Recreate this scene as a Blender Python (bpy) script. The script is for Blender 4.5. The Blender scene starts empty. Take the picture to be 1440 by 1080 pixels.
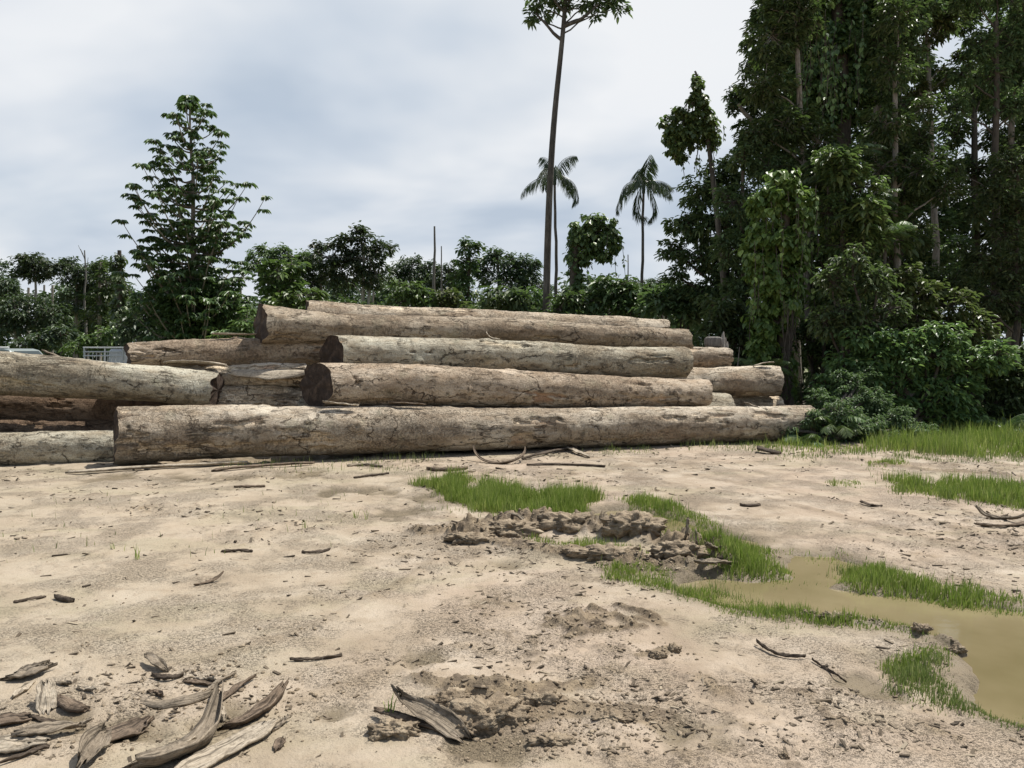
import bpy, bmesh, math, random
import numpy as np
from mathutils import Vector, Matrix

# ------------------------------------------------------------------ basics
sc = bpy.context.scene
COL = sc.collection
F = 1067.0                       # focal length in px of a 1440 px wide frame
CAMH = 1.65
PITCH = math.atan(45 / F)
cp, sp = math.cos(PITCH), math.sin(PITCH)

def ray(px, py):
    u, v = (px - 720) / F, (540 - py) / F
    return (u, cp + v * sp, -sp + v * cp)

def P(px, py, Y):
    d = ray(px, py); t = Y / d[1]
    return np.array((d[0] * t, Y, CAMH + d[2] * t))

def G(px, py, z=0.0):
    d = ray(px, py); t = (z - CAMH) / d[2]
    return np.array((d[0] * t, d[1] * t))

def rs(seed): return np.random.default_rng(seed)

def tag(o, label=None, cat=None, group=None, kind=None):
    if label: o['label'] = label
    if cat: o['category'] = cat
    if group: o['group'] = group
    if kind: o['kind'] = kind
    return o

def empty(name, loc, label=None, cat=None, group=None):
    o = bpy.data.objects.new(name, None); COL.objects.link(o)
    o.location = Vector(tuple(float(c) for c in loc)); o.empty_display_size = .2
    return tag(o, label, cat, group)

def mesh_np(name, V, Fq, mat=None, smooth=True, attrs=None):
    V = np.asarray(V, dtype=np.float32); Fq = np.asarray(Fq, dtype=np.int32)
    k = Fq.shape[1]
    me = bpy.data.meshes.new(name)
    me.vertices.add(len(V)); me.vertices.foreach_set('co', V.ravel())
    me.loops.add(Fq.size); me.loops.foreach_set('vertex_index', Fq.ravel())
    me.polygons.add(len(Fq))
    me.polygons.foreach_set('loop_start', np.arange(0, Fq.size, k, dtype=np.int32))
    me.polygons.foreach_set('loop_total', np.full(len(Fq), k, dtype=np.int32))
    me.polygons.foreach_set('use_smooth', np.full(len(Fq), smooth, dtype=bool))
    if attrs:
        for an, av in attrs.items():
            a = me.attributes.new(an, 'FLOAT', 'POINT')
            a.data.foreach_set('value', np.asarray(av, dtype=np.float32).ravel())
    me.update(calc_edges=True)
    if mat: me.materials.append(mat)
    return me

def obj(name, me, parent=None):
    o = bpy.data.objects.new(name, me); COL.objects.link(o)
    if parent: o.parent = parent
    return o

class Acc:
    """collects quads"""
    def __init__(s): s.V = []; s.F = []; s.n = 0
    def add(s, V, Fq):
        V = np.asarray(V, dtype=np.float64).reshape(-1, 3)
        s.V.append(V); s.F.append(np.asarray(Fq, dtype=np.int64).reshape(-1, 4) + s.n); s.n += len(V)
    def build(s, name, mat, parent=None, smooth=True, origin=(0, 0, 0)):
        if not s.V: return None
        V = np.concatenate(s.V) - np.asarray(origin)
        return obj(name, mesh_np(name, V, np.concatenate(s.F), mat, smooth), parent)

# ------------------------------------------------------------------ noise
def _h(ix, iy, iz=0):
    h = (ix.astype(np.int64) * 374761393 + iy.astype(np.int64) * 668265263 + (iz.astype(np.int64) if hasattr(iz, 'astype') else iz) * 2147483647 // 7) & 0xffffffff
    h = ((h ^ (h >> 13)) * 1274126177) & 0xffffffff
    h = ((h ^ (h >> 16)) * 2246822519) & 0xffffffff
    h = h ^ (h >> 15)
    return (h & 0xffff) / 32767.5 - 1.0

def n2(x, y):
    xi, yi = np.floor(x), np.floor(y); fx, fy = x - xi, y - yi
    fx = fx * fx * fx * (fx * (fx * 6 - 15) + 10); fy = fy * fy * fy * (fy * (fy * 6 - 15) + 10)
    a, b = _h(xi, yi), _h(xi + 1, yi); c, d = _h(xi, yi + 1), _h(xi + 1, yi + 1)
    return (a + (b - a) * fx) * (1 - fy) + (c + (d - c) * fx) * fy

def fbm2(x, y, o=4, g=.5):
    s = 0; a = 1; t = 0
    for i in range(o):
        s = s + a * n2(x * 2 ** i + 17.3 * i, y * 2 ** i - 9.1 * i); t += a; a *= g
    return s / t

def sstep(a, b, x):
    t = np.clip((x - a) / (b - a), 0, 1); return t * t * (3 - 2 * t)

# ------------------------------------------------------------------ materials
def newmat(name):
    m = bpy.data.materials.new(name); m.use_nodes = True
    nt = m.node_tree; nt.nodes.clear()
    return m, nt
def nd(nt, t, **kw):
    n = nt.nodes.new(t)
    for k, v in kw.items():
        if k.startswith('i_'): n.inputs[k[2:].replace('_', ' ')].default_value = v
        else: setattr(n, k, v)
    return n
def ramp(nt, fac, stops, interp='LINEAR'):
    r = nt.nodes.new('ShaderNodeValToRGB'); r.color_ramp.interpolation = interp
    e = r.color_ramp.elements
    while len(e) < len(stops): e.new(.5)
    for i, (p, c) in enumerate(stops):
        e[i].position = p; e[i].color = (*c, 1) if len(c) == 3 else c
    nt.links.new(fac, r.inputs['Fac']); return r.outputs['Color']
def mix(nt, fac, a, b, mode='MIX'):
    m = nt.nodes.new('ShaderNodeMix'); m.data_type = 'RGBA'; m.blend_type = mode
    for s, v in ((m.inputs[0], fac), (m.inputs[6], a), (m.inputs[7], b)):
        if isinstance(v, (int, float)): s.default_value = v
        elif isinstance(v, tuple): s.default_value = (*v, 1)
        else: nt.links.new(v, s)
    return m.outputs[2]
def mth(nt, op, a, b=None, c=None):
    m = nt.nodes.new('ShaderNodeMath'); m.operation = op
    for i, v in enumerate((a, b, c)):
        if v is None: continue
        if isinstance(v, (int, float)): m.inputs[i].default_value = v
        else: nt.links.new(v, m.inputs[i])
    return m.outputs[0]
def mapr(nt, v, a, b, c=0., d=1.):
    m = nt.nodes.new('ShaderNodeMapRange'); m.interpolation_type = 'SMOOTHSTEP'
    nt.links.new(v, m.inputs[0])
    for i, k in enumerate((a, b, c, d)): m.inputs[i + 1].default_value = k
    return m.outputs[0]
def noise(nt, vec, scale, detail=5, rough=.55, dist=0.):
    n = nt.nodes.new('ShaderNodeTexNoise'); n.inputs['Scale'].default_value = scale
    n.inputs['Detail'].default_value = detail; n.inputs['Roughness'].default_value = rough
    n.inputs['Distortion'].default_value = dist
    nt.links.new(vec, n.inputs['Vector']); return n.outputs['Fac']
def mapping(nt, vec, scale=(1, 1, 1), loc=(0, 0, 0)):
    m = nt.nodes.new('ShaderNodeMapping'); m.inputs['Scale'].default_value = scale; m.inputs['Location'].default_value = loc
    nt.links.new(vec, m.inputs['Vector']); return m.outputs[0]
def bump(nt, h, strength=.5, dist=.02, nrm=None):
    b = nt.nodes.new('ShaderNodeBump'); b.inputs['Strength'].default_value = strength; b.inputs['Distance'].default_value = dist
    nt.links.new(h, b.inputs['Height'])
    if nrm: nt.links.new(nrm, b.inputs['Normal'])
    return b.outputs[0]
def finish(nt, col, rough=.8, nrm=None, spec=.3, metal=0.):
    p = nt.nodes.new('ShaderNodeBsdfPrincipled'); o = nt.nodes.new('ShaderNodeOutputMaterial')
    for s, v in (('Base Color', col), ('Roughness', rough), ('Specular IOR Level', spec), ('Metallic', metal)):
        if isinstance(v, (int, float)): p.inputs[s].default_value = v
        elif isinstance(v, tuple): p.inputs[s].default_value = (*v, 1)
        else: nt.links.new(v, p.inputs[s])
    if nrm: nt.links.new(nrm, p.inputs['Normal'])
    nt.links.new(p.outputs[0], o.inputs[0]); return p

def leafmat(name, c_dark, c_mid, c_light, trans=.25, rough=.42, spec=.4):
    m, nt = newmat(name)
    g = nd(nt, 'ShaderNodeNewGeometry'); oi = nd(nt, 'ShaderNodeObjectInfo')
    col = ramp(nt, g.outputs['Random Per Island'], [(0, c_dark), (.5, c_mid), (.93, c_light), (1, tuple(min(1, x * 1.5) for x in c_light))])
    hs = nd(nt, 'ShaderNodeHueSaturation')
    nt.links.new(mth(nt, 'MULTIPLY_ADD', oi.outputs['Random'], .5, .75), hs.inputs['Value'])
    nt.links.new(mth(nt, 'MULTIPLY_ADD', oi.outputs['Random'], .04, .48), hs.inputs['Hue'])
    nt.links.new(col, hs.inputs['Color'])
    p = nd(nt, 'ShaderNodeBsdfPrincipled'); nt.links.new(hs.outputs[0], p.inputs['Base Color'])
    p.inputs['Roughness'].default_value = rough; p.inputs['Specular IOR Level'].default_value = spec
    t = nd(nt, 'ShaderNodeBsdfTranslucent')
    tc = mix(nt, .45, hs.outputs[0], (.17, .30, .055)); nt.links.new(tc, t.inputs['Color'])
    ms = nd(nt, 'ShaderNodeMixShader'); ms.inputs[0].default_value = trans
    nt.links.new(p.outputs[0], ms.inputs[1]); nt.links.new(t.outputs[0], ms.inputs[2])
    o = nd(nt, 'ShaderNodeOutputMaterial'); nt.links.new(ms.outputs[0], o.inputs[0])
    return m

LEAF = {
    'dark':  leafmat('leaf_dark', (.048, .076, .036), (.084, .125, .056), (.145, .195, .09), .3, .5, .3),
    'mid':   leafmat('leaf_mid', (.035, .056, .022), (.058, .09, .034), (.095, .135, .05), .24),
    'light': leafmat('leaf_light', (.05, .085, .025), (.085, .135, .04), (.13, .185, .06), .28),
    'olive': leafmat('leaf_olive', (.06, .077, .03), (.10, .12, .045), (.15, .168, .062), .28),
    'vine':  leafmat('leaf_vine', (.058, .096, .038), (.10, .155, .058), (.17, .23, .075), .32),
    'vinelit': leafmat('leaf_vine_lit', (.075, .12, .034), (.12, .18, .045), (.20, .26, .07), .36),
    'far':   leafmat('leaf_far', (.033, .05, .03), (.05, .073, .04), (.078, .105, .056), .18, .5),
    'palm':  leafmat('leaf_palm', (.022, .036, .018), (.035, .054, .026), (.055, .08, .036), .14, .4, .4),
    'grass': leafmat('blade_green', (.125, .17, .024), (.205, .26, .042), (.36, .37, .12), .34, .5),
    'drygrass': leafmat('blade_olive', (.10, .115, .035), (.16, .18, .055), (.27, .27, .10), .25, .55),
}

def barkmat(name, a, b, c, scale=6., vert=True):
    m, nt = newmat(name); tc = nd(nt, 'ShaderNodeTexCoord')
    v = mapping(nt, tc.outputs['Object'], (1, 1, .25 if vert else 1))
    n = noise(nt, v, scale, 6, .65); nb = noise(nt, v, scale * 5, 4, .6)
    col = ramp(nt, n, [(.25, a), (.5, b), (.78, c)])
    col = mix(nt, mapr(nt, nb, .35, .65, 0, .5), col, tuple(x * .45 for x in a))
    finish(nt, col, .85, bump(nt, nb, .6, .02))
    return m
TRUNK = {
    'grey': barkmat('trunk_grey', (.16, .14, .115), (.24, .215, .18), (.34, .31, .27)),
    'dark': barkmat('trunk_dark', (.06, .05, .04), (.095, .08, .063), (.15, .13, .105)),
    'pale': barkmat('trunk_pale', (.22, .20, .17), (.33, .30, .26), (.45, .42, .37)),
    'mottled': barkmat('trunk_mottled', (.05, .045, .038), (.10, .09, .076), (.21, .195, .17), 3.5),
    'dead': barkmat('dead_wood', (.11, .10, .09), (.17, .155, .14), (.25, .23, .205)),
}

def logmat(name, tint=(1, 1, 1), bare=.5, dark=0., seed=0):
    m, nt = newmat(name); tc = nd(nt, 'ShaderNodeTexCoord'); oi = nd(nt, 'ShaderNodeObjectInfo')
    off = nd(nt, 'ShaderNodeVectorMath', operation='MULTIPLY_ADD')
    off.inputs[1].default_value = (1, 1, 1)
    cx = nd(nt, 'ShaderNodeCombineXYZ')
    nt.links.new(mth(nt, 'MULTIPLY', oi.outputs['Random'], 37.), cx.inputs[0]); cx.inputs[1].default_value = seed * 3.1
    nt.links.new(tc.outputs['Object'], off.inputs[0]); nt.links.new(cx.outputs[0], off.inputs[2])
    ov = off.outputs[0]
    fibre = mapping(nt, ov, (.35, 1, 1)); fine = mapping(nt, ov, (.12, 1, 1))
    nA = noise(nt, fibre, 1.6, 6, .6, .4); nB = noise(nt, fibre, 7., 6, .65, .3); nC = noise(nt, fine, 38., 4, .6)
    nD = noise(nt, ov, 60., 3, .6)
    at = nd(nt, 'ShaderNodeAttribute', attribute_name='bare')
    col = ramp(nt, nA, [(.28, (.22, .175, .13)), (.42, (.36, .31, .245)), (.56, (.48, .43, .355)), (.7, (.60, .56, .475))])
    col = mix(nt, mapr(nt, nB, .42, .68, 0, .7), col, (.30, .235, .165))
    col = mix(nt, mapr(nt, noise(nt, ov, 3.1, 5, .6), .56, .7, 0, .55), col, (.31, .30, .225))       # lichen
    wood = ramp(nt, nC, [(.3, (.42, .33, .235)), (.5, (.56, .47, .355)), (.7, (.68, .61, .49))])
    wood = mix(nt, mapr(nt, nA, .52, .66, 0, .75), wood, (.33, .20, .13))
    col = mix(nt, at.outputs['Fac'], col, wood)
    # drying cracks across and along the bark
    wv = nd(nt, 'ShaderNodeTexNoise'); wv.inputs['Scale'].default_value = 5.5; wv.inputs['Detail'].default_value = 5; wv.inputs['Roughness'].default_value = .6
    nt.links.new(ov, wv.inputs['Vector'])
    dv = nd(nt, 'ShaderNodeVectorMath', operation='MULTIPLY_ADD'); dv.inputs[1].default_value = (.3, .3, .3)
    nt.links.new(wv.outputs['Color'], dv.inputs[0]); nt.links.new(mapping(nt, ov, (.62, 1, 1)), dv.inputs[2])
    wd = noise(nt, ov, 6., 4, .65)
    vo = nd(nt, 'ShaderNodeTexVoronoi', feature='DISTANCE_TO_EDGE'); vo.inputs['Scale'].default_value = 1.7
    nt.links.new(dv.outputs[0], vo.inputs['Vector'])
    gate = mapr(nt, noise(nt, ov, 1.3, 5, .65), .51, .58)
    crack = mth(nt, 'MULTIPLY', mapr(nt, mth(nt, 'SUBTRACT', vo.outputs['Distance'], mth(nt, 'MULTIPLY', wd, .035)), -.018, .004, 1, 0), gate)
    ld_ = noise(nt, mapping(nt, ov, (.16, 1, 1)), 4.5, 6, .62, .5)          # splits along the grain
    split = mth(nt, 'MULTIPLY', mapr(nt, mth(nt, 'ABSOLUTE', mth(nt, 'SUBTRACT', ld_, .5)), .0, .022, 1, 0), mapr(nt, noise(nt, ov, 1.7, 4, .6), .50, .62))
    cr_ = noise(nt, mapping(nt, ov, (1.5, .5, .5)), 3.2, 6, .62, .6)        # short checks round the stem
    ring = mth(nt, 'MULTIPLY', mapr(nt, mth(nt, 'ABSOLUTE', mth(nt, 'SUBTRACT', cr_, .5)), .0, .014, 1, 0), mapr(nt, noise(nt, ov, 2.1, 4, .6), .52, .62))
    spots = mapr(nt, noise(nt, mapping(nt, ov, (.55, 1, 1)), 13., 6, .74), .555, .67)
    scab = mth(nt, 'MULTIPLY', mapr(nt, noise(nt, ov, 34., 4, .7), .5, .62), mapr(nt, nA, .40, .6, .9, .15))
    ring = mth(nt, 'MULTIPLY', ring, .35)
    ck = mth(nt, 'MAXIMUM', mth(nt, 'MAXIMUM', crack, ring), mth(nt, 'MAXIMUM', split, mth(nt, 'MULTIPLY', spots, .55)))
    ck = mth(nt, 'MAXIMUM', ck, mth(nt, 'MULTIPLY', scab, .3))
    col = mix(nt, mapr(nt, noise(nt, fibre, 2.7, 5, .65), .52, .68, 0, .55), col, (.20, .135, .085))
    col = mix(nt, mth(nt, 'MULTIPLY', ck, .88), col, (.05, .036, .026))
    col = mix(nt, mapr(nt, nD, .38, .66, .0, .5), col, (.15, .115, .085))
    rim = mth(nt, 'MULTIPLY', mth(nt, 'MULTIPLY', at.outputs['Fac'], mth(nt, 'SUBTRACT', 1., at.outputs['Fac'])), 3.2)
    col = mix(nt, mth(nt, 'MULTIPLY', mth(nt, 'MINIMUM', rim, .8), mapr(nt, nB, .42, .6, .05, .8)), col, (.06, .043, .03))  # dark edge round bare patches, shadow of the bark step put into colour
    smear = mapr(nt, noise(nt, mapping(nt, ov, (.45, 1, 1), (5, 3, 1)), 1.5, 6, .68, .3), .52, .64, 0, .5)   # dried skid mud
    col = mix(nt, smear, col, mix(nt, nB, (.12, .092, .066), (.235, .19, .14)))
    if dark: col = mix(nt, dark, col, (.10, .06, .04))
    col = mix(nt, 1., col, tint, 'MULTIPLY')
    hgt = mth(nt, 'SUBTRACT', mth(nt, 'MULTIPLY_ADD', nC, .25, mth(nt, 'MULTIPLY_ADD', nB, .6, mth(nt, 'MULTIPLY', nD, .25))), mth(nt, 'MULTIPLY', ck, 1.1))
    finish(nt, col, .85, bump(nt, hgt, 1., .035), .2)
    return m
LOGM = [logmat('log_bark', (1.04, 1.01, .96), seed=0), logmat('log_bark_warm', (1.02, .94, .86), seed=1),
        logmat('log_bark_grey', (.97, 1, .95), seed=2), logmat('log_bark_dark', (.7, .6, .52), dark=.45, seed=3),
        logmat('log_bark_pale', (1.26, 1.23, 1.17), seed=4), logmat('log_bark_brown', (.92, .87, .80), seed=5)]

def cutmat():
    m, nt = newmat('cut_wood'); tc = nd(nt, 'ShaderNodeTexCoord')
    v = tc.outputs['Object']
    sx = nd(nt, 'ShaderNodeSeparateXYZ'); nt.links.new(v, sx.inputs[0])
    r = mth(nt, 'SQRT', mth(nt, 'ADD', mth(nt, 'POWER', sx.outputs[1], 2), mth(nt, 'POWER', sx.outputs[2], 2)))
    r = mth(nt, 'ADD', r, mth(nt, 'MULTIPLY', noise(nt, v, 5, 3), .05))
    rings = mth(nt, 'SINE', mth(nt, 'MULTIPLY', r, 260))
    nb = noise(nt, v, 9, 6, .65)
    col = ramp(nt, nb, [(.3, (.018, .013, .010)), (.5, (.038, .027, .02)), (.66, (.10, .07, .05))])
    col = mix(nt, mapr(nt, rings, -.2, 1, 0, .3), col, (.09, .055, .035))
    finish(nt, col, .85, bump(nt, mth(nt, 'ADD', mth(nt, 'MULTIPLY', rings, .2), nb), .5, .01))
    return m
CUT = cutmat()
def cutpale():
    m, nt = newmat('cut_wood_pale'); tc = nd(nt, 'ShaderNodeTexCoord')
    nb = noise(nt, tc.outputs['Object'], 9, 6, .65)
    col = ramp(nt, nb, [(.3, (.36, .28, .18)), (.55, (.52, .44, .31)), (.75, (.62, .55, .42))])
    finish(nt, col, .8, bump(nt, nb, .5, .01)); return m
CUTP = cutpale()

def slabmat(name, a, b, c):
    m, nt = newmat(name); tc = nd(nt, 'ShaderNodeTexCoord'); uv = nd(nt, 'ShaderNodeAttribute', attribute_name='across')
    al = nd(nt, 'ShaderNodeAttribute', attribute_name='along')
    cx = nd(nt, 'ShaderNodeCombineXYZ'); nt.links.new(uv.outputs['Fac'], cx.inputs[0]); nt.links.new(al.outputs['Fac'], cx.inputs[1])
    v = mapping(nt, cx.outputs[0], (1, .07, 1))
    f = noise(nt, v, 130, 5, .65, .2); g = noise(nt, tc.outputs['Object'], 11, 5, .6); h = noise(nt, v, 40, 4, .6)
    col = ramp(nt, f, [(.25, a), (.5, b), (.75, c)])
    col = mix(nt, mapr(nt, g, .45, .7, 0, .6), col, tuple(x * .6 for x in a))
    col = mix(nt, mapr(nt, h, .54, .62, 0, .8), col, tuple(x * .28 for x in a))
    col = mix(nt, mapr(nt, noise(nt, tc.outputs['Object'], 45, 4, .7), .5, .66, 0, .55), col, tuple(x * .45 for x in a))
    finish(nt, col, .8, bump(nt, mth(nt, 'ADD', f, mth(nt, 'MULTIPLY_ADD', g, .8, h)), 1., .012), .2)
    return m
SLAB = {'grey': slabmat('bark_slab_grey', (.14, .112, .08), (.235, .192, .142), (.35, .30, .235)),
        'pale': slabmat('split_wood_pale', (.27, .22, .16), (.40, .34, .26), (.52, .46, .37)),
        'brown': slabmat('bark_slab_brown', (.09, .065, .045), (.16, .12, .085), (.26, .20, .15)),
        'dark': slabmat('stick_dark', (.05, .038, .028), (.085, .065, .048), (.15, .12, .09))}

def mudmat():
    m, nt = newmat('mud'); tc = nd(nt, 'ShaderNodeTexCoord'); g = nd(nt, 'ShaderNodeNewGeometry')
    v = g.outputs['Position']
    a = noise(nt, v, 14, 6, .65); b = noise(nt, v, 75, 4, .65)
    col = ramp(nt, a, [(.3, (.12, .09, .06)), (.5, (.23, .178, .12)), (.72, (.37, .30, .21))])
    col = mix(nt, mapr(nt, b, .5, .7, 0, .5), col, (.09, .07, .045))
    finish(nt, col, .8, bump(nt, mth(nt, 'ADD', a, mth(nt, 'MULTIPLY', b, .6)), .9, .02), .3)
    return m
MUD = mudmat()

def groundmat():
    m, nt = newmat('sandy_mud'); g = nd(nt, 'ShaderNodeNewGeometry'); v = g.outputs['Position']
    wet = nd(nt, 'ShaderNodeAttribute', attribute_name='wet').outputs['Fac']
    mud = nd(nt, 'ShaderNodeAttribute', attribute_name='mud').outputs['Fac']
    nA = noise(nt, v, .35, 4, .55); nB = noise(nt, v, 1.7, 6, .62, .3); nC = noise(nt, v, 9, 6, .65); nD = noise(nt, v, 70, 4, .65)
    col = ramp(nt, nB, [(.28, (.185, .142, .098)), (.45, (.277, .222, .16)), (.58, (.342, .282, .212)), (.72, (.405, .345, .27))])
    col = mix(nt, mapr(nt, nA, .4, .62, 0, .55), col, (.35, .272, .205))
    sx = nd(nt, 'ShaderNodeSeparateXYZ'); nt.links.new(v, sx.inputs[0])
    col = mix(nt, mapr(nt, sx.outputs[0], -3.5, .5, .45, 0), col, (.335, .285, .205))
    col = mix(nt, mapr(nt, nC, .5, .68, 0, .5), col, (.245, .19, .13))
    col = mix(nt, mapr(nt, noise(nt, mapping(nt, v, (.7, 1.6, 1)), .8, 5, .6, .5), .5, .66, 0, .5), col, (.27, .235, .155))
    # trodden-in organic specks in clusters
    sp1 = noise(nt, mapping(nt, v, (1, 1.3, 1)), 55, 5, .75)
    cl = mapr(nt, noise(nt, v, 1.5, 6, .7), .44, .60)
    speck = mth(nt, 'MULTIPLY', mapr(nt, sp1, .545, .60), mth(nt, 'MULTIPLY_ADD', cl, .75, .02))
    sp2 = noise(nt, v, 150, 3, .7)
    speck2 = mth(nt, 'MULTIPLY', mapr(nt, sp2, .55, .64), mth(nt, 'MULTIPLY_ADD', cl, .6, .06))
    sk = mth(nt, 'MAXIMUM', speck, speck2)
    col = mix(nt, mth(nt, 'MULTIPLY', sk, .8), col, (.085, .065, .042))
    col = mix(nt, mud, col, mix(nt, mapr(nt, nC, .35, .65), (.10, .072, .045), (.23, .175, .11)))
    col = mix(nt, mth(nt, 'MULTIPLY', wet, .92), col, mix(nt, nB, (.115, .088, .055), (.19, .152, .095)))
    # far ground is overgrown
    far = mapr(nt, sx.outputs[1], 17, 26)
    col = mix(nt, far, col, mix(nt, mapr(nt, nB, .4, .6), (.06, .085, .025), (.16, .15, .07)))
    rough = mth(nt, 'SUBTRACT', mapr(nt, nB, .4, .6, .86, .6), mth(nt, 'MULTIPLY', wet, .2))
    h = mth(nt, 'ADD', mth(nt, 'MULTIPLY', nC, .5), mth(nt, 'MULTIPLY_ADD', nD, .2, mth(nt, 'MULTIPLY', sk, .25)))
    finish(nt, col, rough, bump(nt, h, 1., .035), .3)
    return m
GROUNDM = groundmat()

def watermat():
    m, nt = newmat('muddy_water'); g = nd(nt, 'ShaderNodeNewGeometry'); v = g.outputs['Position']
    nB = noise(nt, v, .9, 4, .6)
    col = ramp(nt, nB, [(.3, (.14, .115, .058)), (.6, (.205, .168, .095))])
    r = noise(nt, mapping(nt, v, (1, 1.6, 1)), 9, 3, .5)
    finish(nt, col, .06, bump(nt, r, .12, .006), .5)
    return m
WATERM = watermat()

def flatmat(name, col, rough=.5, metal=0., spec=.5, var=.15):
    m, nt = newmat(name); tc = nd(nt, 'ShaderNodeTexCoord')
    n = noise(nt, tc.outputs['Object'], 4, 6, .65)
    c = mix(nt, mapr(nt, n, .4, .75, 0, var), col, tuple(x * .45 for x in col))
    finish(nt, c, rough, None, spec, metal); return m
WHITE = flatmat('white_paint', (.5, .51, .5), .45)
SILVER = flatmat('silver_paint', (.2, .23, .22), .4, .3)
GLASS = flatmat('dark_glass', (.02, .03, .03), .06, 0, .6, 0)
RUBBER = flatmat('tyre_rubber', (.025, .025, .025), .85)
STEEL = flatmat('grey_steel', (.3, .3, .3), .4, .7)

# ------------------------------------------------------------------ ground
def wp(pts): return np.array([G(a, b) for a, b in pts])
POND = [wp([(1290, 884), (1352, 900), (1368, 935), (1375, 970), (1405, 1000), (1475, 1018), (1600, 1052), (1800, 1000), (1800, 900), (1620, 868), (1440, 853),
            (1330, 841), (1240, 830), (1165, 819), (1200, 803), (1205, 790), (1165, 778), (1118, 774), (1104, 788), (1118, 806), (1060, 812), (1000, 806), (955, 812), (945, 822), (1010, 844), (1100, 858), (1200, 872)]),
        wp([(825, 716), (880, 712), (938, 722), (1000, 742), (1060, 757), (1040, 768), (980, 764), (920, 748), (860, 742)]),
        wp([(640, 690), (690, 686), (760, 703), (740, 716), (660, 704)])]
WL = -.045
RIDGES = [(wp([(250, 650), (450, 640), (720, 628)]), -.14, .38, .3),  # pixel polyline, height, width (m), roughness; first: hollow dug for a darker log shadow
    (wp([(650, 752), (740, 738), (820, 742), (890, 752), (960, 770), (1010, 788)]), .17, .24, 1.),
    (wp([(600, 748), (680, 760), (760, 774), (850, 784), (930, 800), (1005, 796)]), .09, .17, 1.),
    (wp([(1090, 852), (1160, 868), (1230, 876), (1300, 892), (1350, 908)]), .06, .06, .9),
    (wp([(775, 880), (830, 868), (900, 872), (930, 880)]), .035, .06, .8),
    (wp([(800, 898), (850, 886), (905, 884)]), .035, .05, .8),
    (wp([(595, 960), (660, 972), (760, 980), (820, 968)]), .08, .09, 1.),
    (wp([(720, 1010), (800, 1000), (880, 1000), (930, 1012)]), .035, .10, .9),
    (wp([(560, 1036), (600, 1020)]), .03, .07, .8),
    (wp([(1240, 655), (1320, 664), (1400, 668)]), .06, .2, .8),
    (wp([(900, 925), (940, 918)]), .035, .06, .9),
    (wp([(770, 872), (800, 884), (820, 896)]), .05, .04, .7), (wp([(800, 862), (832, 876), (852, 888)]), .05, .04, .7), (wp([(832, 856), (866, 868), (890, 882)]), .05, .04, .7), (wp([(866, 852), (900, 862), (924, 874)]), .05, .04, .7),
    (wp([(1440, 800), (1250, 742), (1080, 700), (900, 672)]), .022, .09, .5), (wp([(1440, 770), (1280, 724), (1110, 690), (940, 664)]), .02, .08, .5),
    (wp([(620, 690), (640, 740), (600, 800), (470, 870), (300, 930)]), .018, .07, .5), (wp([(700, 890), (560, 940), (420, 985)]), .02, .06, .6),
    ]
WETS = [(190, 1015, .2), (320, 1005, .15), (90, 1020, .15), (600, 925, .14), (680, 1050, .17), (960, 1028, .18), (710, 792, .15), (520, 690, .35), (480, 690, .3), (560, 720, .3), (590, 700, .3), (1260, 930, .15), (1215, 965, .16),
        (250, 672, .4), (330, 672, .35), (160, 672, .4), (430, 668, .4), (880, 800, .15), (470, 1000, .1)]

def seg_dist(x, y, pts, closed=False):
    d = np.full(x.shape, 1e9); n = len(pts)
    for i in range(n if closed else n - 1):
        a, b = pts[i], pts[(i + 1) % n]; ab = b - a; L = max(ab @ ab, 1e-9)
        t = np.clip(((x - a[0]) * ab[0] + (y - a[1]) * ab[1]) / L, 0, 1)
        d = np.minimum(d, (x - a[0] - t * ab[0]) ** 2 + (y - a[1] - t * ab[1]) ** 2)
    return np.sqrt(d)
def poly_in(x, y, pts):
    c = np.zeros(x.shape, bool); n = len(pts); j = n - 1
    for i in range(n):
        xi, yi = pts[i]; xj, yj = pts[j]
        c ^= ((yi > y) != (yj > y)) & (x < (xj - xi) * (y - yi) / (yj - yi + 1e-12) + xi); j = i
    return c
def poly_sd(x, y, pts):
    d = seg_dist(x, y, pts, True); return np.where(poly_in(x, y, pts), -d, d)

def pond_sd(x, y):
    sd = np.full(x.shape, 9.)
    for p in POND:
        lo, hi = p.min(0) - 1.2, p.max(0) + 1.2
        m = (x > lo[0]) & (x < hi[0]) & (y > lo[1]) & (y < hi[1])
        if m.any():
            s = poly_sd(x[m], y[m], p); sd[m] = np.minimum(sd[m], s)
    return sd

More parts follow.
